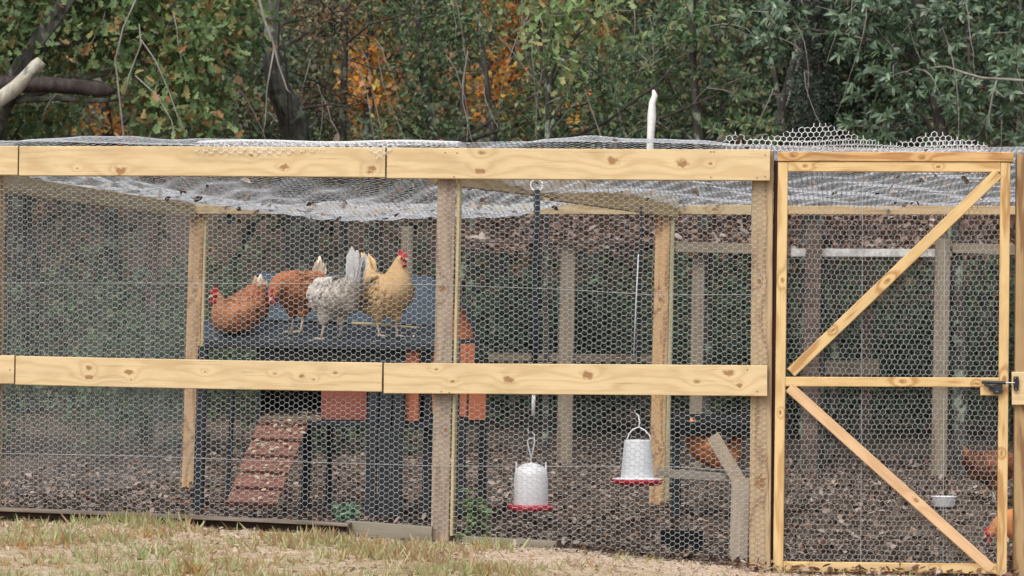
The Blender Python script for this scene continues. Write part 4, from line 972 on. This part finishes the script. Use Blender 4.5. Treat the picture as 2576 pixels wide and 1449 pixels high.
# keep only the length above the roof: the pole is lashed to the beam
mb = MB(); mb.tube([at(1634, 470, 2.9), at(1635, 372, 2.9), at(1637, 330, 2.9), at(1640, 290, 2.9), at(1641, 258, 2.9), at(1647, 240, 2.9), at(1644, 226, 2.9)], [.020, .020, .021, .023, .018, .016, .006], 10, True, .10)
tag(mb.build('white_pole', plain('chalky white paint', (.70, .69, .66), .7, .2, 30), smooth=True), 'rough white pole sticking up through the roof netting', 'pole')

# ------------------------------------------------------------------ shelter, boards and small things inside
SY = 3.3
x0 = at(1690, 1230, SY).x; x1 = at(1935, 1230, SY).x
sh = empty('low_shelter', Vector(((x0+x1)/2, SY, float(gz((x0+x1)/2, SY)))), 'low black topped shelter behind the short post', 'shelter')
slab('roof', q((1688, 1062, SY-.35), (1955, 1068, SY-.35), (1945, 1046, SY+.3), (1700, 1040, SY+.3)), .05, M_rubber, sh)
pboard('fascia', (1688, 1078), (1955, 1084), 30, SY-.36, .025, M_rubber, sh)
for (px, Y) in [(1700, SY-.3), (1935, SY-.3), (1705, SY+.3), (1935, SY+.3)]:
    xx = at(px, 1200, Y).x; board('leg', Vector((xx, Y, float(gz(xx, Y))-.03)), at(px, 1075, Y), .04, .04, M_navy, sh)
M_tanb = wood('dull tan board', (.30, .225, .14), (.18, .13, .08), seed=113, gray=(.28, .23, .18), gray_amt=.3)
M_grayb = wood('grey board', (.30, .25, .18), (.18, .14, .1), seed=111, gray=(.3, .27, .24), gray_amt=.4)
tag(pboard('weathered_board', (1685, 1192), (1835, 1202), 22, SY-.55, .04, M_grayb), 'grey weathered board lying on edge below the shelter', 'board')
tag(board('weathered_board', at(1795, 1100, SY-.45), at(1862, 1215, SY-.72), .075, .03, M_tanb), 'tan board leaning in front of the orange hen', 'board')
tag(pboard('weathered_board', (1690, 1160), (1800, 1150), 14, SY-.2, .03, M_grayb), 'thin grey lath under the orange hen', 'board')
hx = at(1790, 1200, SY).x
hen('hen', 'orange hen sheltering under the black topped shelter behind leaning boards', at(1800, 1182, SY-.22), R(15), .9, SIT, [(.60, .22, .08), (.68, .28, .12)], [(.72, .34, .18), (.62, .25, .1)], (-.2, 0, 1), .08, legs=False)
tag(pboard('weathered_board', (1655, 1190), (1930, 1196), 16, SY+.02, .30, M_grayb), 'wide grey board the sheltering hen sits on', 'board')
TY = .75; tx0, tx1 = at(1660, 1380, TY), at(1764, 1385, TY); tg = float(gz(tx0.x, TY))
tb_ = MB()
tr_ = empty('black_tray', Vector(((tx0.x+tx1.x)/2, TY, tg)), 'shallow black rectangular trough on the dirt near the posts', 'trough')
hh = 42*psc(TY); zb = tg - .002
board('side', Vector((tx0.x, TY, zb+hh/2)), Vector((tx1.x, TY, zb+hh/2-.005)), hh, .008, M_rubber, tr_)
board('side', Vector((tx0.x, TY+.16, zb+hh/2)), Vector((tx1.x, TY+.16, zb+hh/2-.005)), hh, .008, M_rubber, tr_)
board('side', Vector((tx0.x+.004, TY, zb+hh/2)), Vector((tx0.x+.004, TY+.16, zb+hh/2)), hh-.004, .008, M_rubber, tr_, normal=(-1, 0, 0))
board('side', Vector((tx1.x-.004, TY, zb+hh/2-.005)), Vector((tx1.x-.004, TY+.16, zb+hh/2-.005)), hh-.004, .008, M_rubber, tr_, normal=(1, 0, 0))
board('base', Vector((tx0.x, TY+.08, zb+.01)), Vector((tx1.x, TY+.08, zb+.005)), .15, .008, M_rubber, tr_, normal=(0, 0, 1))
BY = 3.2; c = at(2374, 1259, BY); c.z = float(gz(c.x, BY))+.004
mb = MB(); m = psc(BY); mb.lathe(c, [(.001, 0), (23*m, 0), (26*m, .006), (30*m, 23*m), (32*m, 25*m), (33*m, 27*m), (31*m, 27*m), (28*m, 22*m), (23*m, .010), (.001, .009)], 32)
tag(mb.build('white_bowl', M_plastic, smooth=True), 'small white plastic bowl resting in the dirt behind the gate', 'bowl')

# timbers along the foot of the fence
M_tim = wood('old edging timber', (.25, .20, .15), (.11, .085, .065), seed=121, gray=(.22, .19, .165), gray_amt=.3, contrast=1.6, dirt=.7)
tag(pboard('edging_timber', (-120, 1277), (880, 1320), 8, -.10, .13, M_tim, bow=.004), 'long grey timber along the foot of the fence below the ramp', 'timber')
tag(pboard('edging_timber', (-60, 1290), (868, 1331), 14, -.04, .12, wood('dark lower timber', (.06, .04, .03), (.03, .02, .015), seed=123)), 'dark lower timber lying under the long grey one', 'timber')  # second, near-black timber below the grey one
tag(pboard('edging_timber', (872, 1330), (1087, 1346), 42, -.02, .05, wood('grey green timber', (.25, .21, .15), (.14, .11, .08), seed=127, gray=(.26, .24, .19), gray_amt=.35, dirt=.6)), 'grey green edging board ending at the middle post', 'timber')
tag(pboard('edging_timber', (1150, 1360), (1400, 1374), 26, .02, .05, bpy.data.materials['grey green timber']), 'low edging board beside the middle post under the leafy plant', 'timber')

# ------------------------------------------------------------------ plants inside
def plant(name, label, px, Y, h, n, size, mat, T, spread, tiers=None, droop=.2):
    x = at(px, 1250, Y).x; g = float(gz(x, Y)); b = Vector((x, Y, g)); root = empty(name, b, label, 'plant')
    mb = MB(); tips = []
    for i in range(max(3, n//12)):
        a = random.uniform(0, 6.28); rr = random.random()*spread; tip = b+Vector((math.cos(a)*rr, math.sin(a)*rr, h*random.uniform(.6, 1)))
        mb.tube([b-Vector((0, 0, .01)), b.lerp(tip, .5)+Vector((0, 0, h*.08)), tip], [.003, .0025, .0015], 5); tips.append(tip)
    mb.build('stem', M_twig, root)
    P = []; D = []
    for i in range(n):
        t_ = random.choice(tips); f = random.uniform(.35, 1); P.append(b.lerp(t_, f)+Vector((0, 0, h*.3*f*(1-f)))); a = random.uniform(0, 6.28); D.append((math.cos(a), math.sin(a), random.uniform(-droop*2, .4)))
    scatter('foliage', np.array([tuple(p) for p in P]), np.array(D), np.array([[0, -.3, 1.]])+rv(n, .3), RNG.uniform(.7, 1.2, n)*size, T, mat, root)
M_pl = leafmat('young leaf', [(.10, .19, .06), (.16, .27, .10), (.22, .32, .14), (.3, .33, .16)], .3)
M_pl2 = leafmat('yellowing leaf', [(.30, .32, .14), (.20, .25, .09), (.42, .36, .2), (.35, .2, .12)], .3)
M_herb = leafmat('blue green herb', [(.10, .20, .11), (.15, .28, .16), (.20, .34, .20)], .3)
plant('leafy_plant', 'drooping broad leaved green plant beside the middle post', 1207, .12, .27, 75, .085, M_pl, T_fold(.5), .05, droop=.8)
plant('wilting_plant', 'yellow and pink wilting leaves under the leafy plant', 1205, .16, .13, 26, .065, M_pl2, T_fold(.45), .05, droop=1.0)
plant('herb_clump', 'bushy blue green herb at the foot of the coop', 872, .25, .135, 420, .030, M_herb, T_fold(.5), .085)
plant('weed_sprig', 'small pale weed at the foot of the middle post', 1155, -.1, .08, 30, .03, M_pl, T_fold(.4), .03)

# ------------------------------------------------------------------ leaf litter
def litter(name, label, n, x0, x1, y0, y1, smin, smax, mat, dy=1.6, lift=.012):
    x = RNG.uniform(x0, x1, n); y = y0 + (y1-y0)*RNG.random(n)**dy
    P = np.stack([x, y, gz(x, y) + RNG.random(n)*lift], 1)
    o = scatter(name, P, rv(n)*np.array([1, 1, .35]), np.array([[0, 0, 1.]])+rv(n, .45), RNG.uniform(smin, smax, n), T_curl(), mat)
    return tag(o, label, kind='stuff')
litter('leaf_litter', 'brown dead leaves covering the floor of the run and the bank behind', 40000, -3.6, 4.4, .06, 9.5, .018, .055, M_lit, 1.2, .015)
M_chip = leafmat('bark chip', [(.06, .045, .035), (.13, .10, .08), (.22, .18, .15), (.32, .27, .23)], 0, .9, spec=.1)
litter('bark_chip_litter', 'fine broken leaf and bark crumbs on the dirt under the fence', 9000, -2.9, 2.9, -.16, 1.0, .008, .022, M_chip, 1.3, .008)

# ------------------------------------------------------------------ grass in front
n = 105000
x = RNG.uniform(-3.6, 3.0, n); y = -.14 - 5.6*RNG.random(n)**1.25
pn = np.sin(x*2.3+1)*np.sin(y*2.9) + .6*np.sin(x*5.7+y*3.3) + .5*np.sin(x*11.3-y*6.1) + .3*np.sin(x*23+y*17)
# distance kept from the fence: bare sandy strip widening to the right
edge = np.interp(x, [-3.6, -2.35, -2.0, -1.55, -1.3, -.75, -.3, .2, .55, 1.3, 3], [.45, .55, .20, .12, .50, .45, .10, .20, 1.05, 2.1, 3.0])
keep = (-y > edge + .12*np.sin(x*9)+.08*np.sin(x*21)) | (RNG.random(n) < .05)
keep &= (pn + RNG.normal(0, .6, n)) > -.55
x, y, pn = x[keep], y[keep], pn[keep]; n = len(x)
# pull blades into tufts
tx = np.round(x/.07)*.07; ty = np.round(y/.09)*.09; jf = .55
x = x*(1-jf)+(tx+.05*np.sin(ty*37))*jf; y = y*(1-jf)+(ty+.05*np.sin(tx*41))*jf
hgt = np.clip(.030 + .014*np.sin(x*4.1+y*3)+.014*np.sin(x*9.7-y*5)+.010*np.sin(x*23+y*11)+RNG.normal(0, .010, n) + .06*np.exp(-((x+1.62)/.25)**2-((y+.25)/.2)**2) + .03*np.exp(-((x+.1)/.3)**2-((y+.3)/.3)**2), .010, .12)
P = np.stack([x, y, gz(x, y)-.004], 1)
D = np.stack([RNG.normal(0, .42, n), RNG.normal(0, .42, n), np.ones(n)*.9], 1)
Nn = np.stack([RNG.normal(0, 1, n), -np.abs(RNG.normal(0, 1, n)), np.full(n, .2)], 1)
def grassmat():
    m_, t, b = nodes('dry grass')
    g = t.nodes.new('ShaderNodeNewGeometry'); r = g.outputs['Random Per Island']
    dry0 = ramp(t, r, [(.1, (.38, .28, .15)), (.35, (.54, .43, .26)), (.6, (.40, .25, .12)), (.85, (.62, .52, .34))])
    rust = ramp(t, r, [(.1, (.36, .18, .07)), (.5, (.52, .28, .11)), (.9, (.60, .40, .18))])
    dry = mixc(t, ramp(t, noise(t, coords(t, loc=(5, 3, 0)), 2.6, 4), [(.52, (0, 0, 0)), (.62, (1, 1, 1))]), dry0, rust)
    grn = ramp(t, r, [(.1, (.20, .24, .10)), (.5, (.34, .40, .18)), (.9, (.48, .52, .28))])
    nz = noise(t, coords(t), 1.9, 4); rr = mathn(t, 'ADD', nz, mathn(t, 'MULTIPLY', mathn(t, 'SUBTRACT', r, .5), .35))
    c = mixc(t, ramp(t, rr, [(.46, (0, 0, 0)), (.58, (1, 1, 1))]), dry, grn)
    t.links.new(c, b.inputs['Base Color']); b.inputs['Roughness'].default_value = .7; b.inputs['Specular IOR Level'].default_value = .2
    tl_ = t.nodes.new('ShaderNodeBsdfTranslucent'); t.links.new(c, tl_.inputs[0]); mx = t.nodes.new('ShaderNodeMixShader'); mx.inputs[0].default_value = .3
    t.links.new(b.outputs[0], mx.inputs[1]); t.links.new(tl_.outputs[0], mx.inputs[2]); t.links.new(mx.outputs[0], t.nodes['Material Output'].inputs[0])
    return m_
M_grass = grassmat()
V0, F0 = T_blade(); V0 = V0*np.array([1, 1.5, 1])
tag(scatter('grass', P, D, Nn, hgt*1.05, (V0, F0), M_grass), 'tufty autumn grass, tan orange and green, in front of the fence', kind='stuff')
M_pale = leafmat('pale dead leaf', [(.45, .36, .28), (.36, .24, .15), (.55, .45, .36), (.28, .17, .10)], .1, .8, spec=.15)
litter('fallen_leaf_scatter', 'pale fallen leaves lying in the grass', 1300, -3.4, 2.8, -5, -.1, .015, .04, M_pale, 1.0, .025)

litter('pale_crumb_litter', 'pale bark crumbs and straw bits on the bare sandy strip along the fence', 9000, -3.0, 3.0, -1.9, -.05, .006, .022, M_pale, .9, .006)
litter('gate_leaf_litter', 'reddish brown leaves drifted along the foot of the gate', 420, 1.0, 2.75, -.12, .03, .02, .05, M_lit2, 1.0, .035)
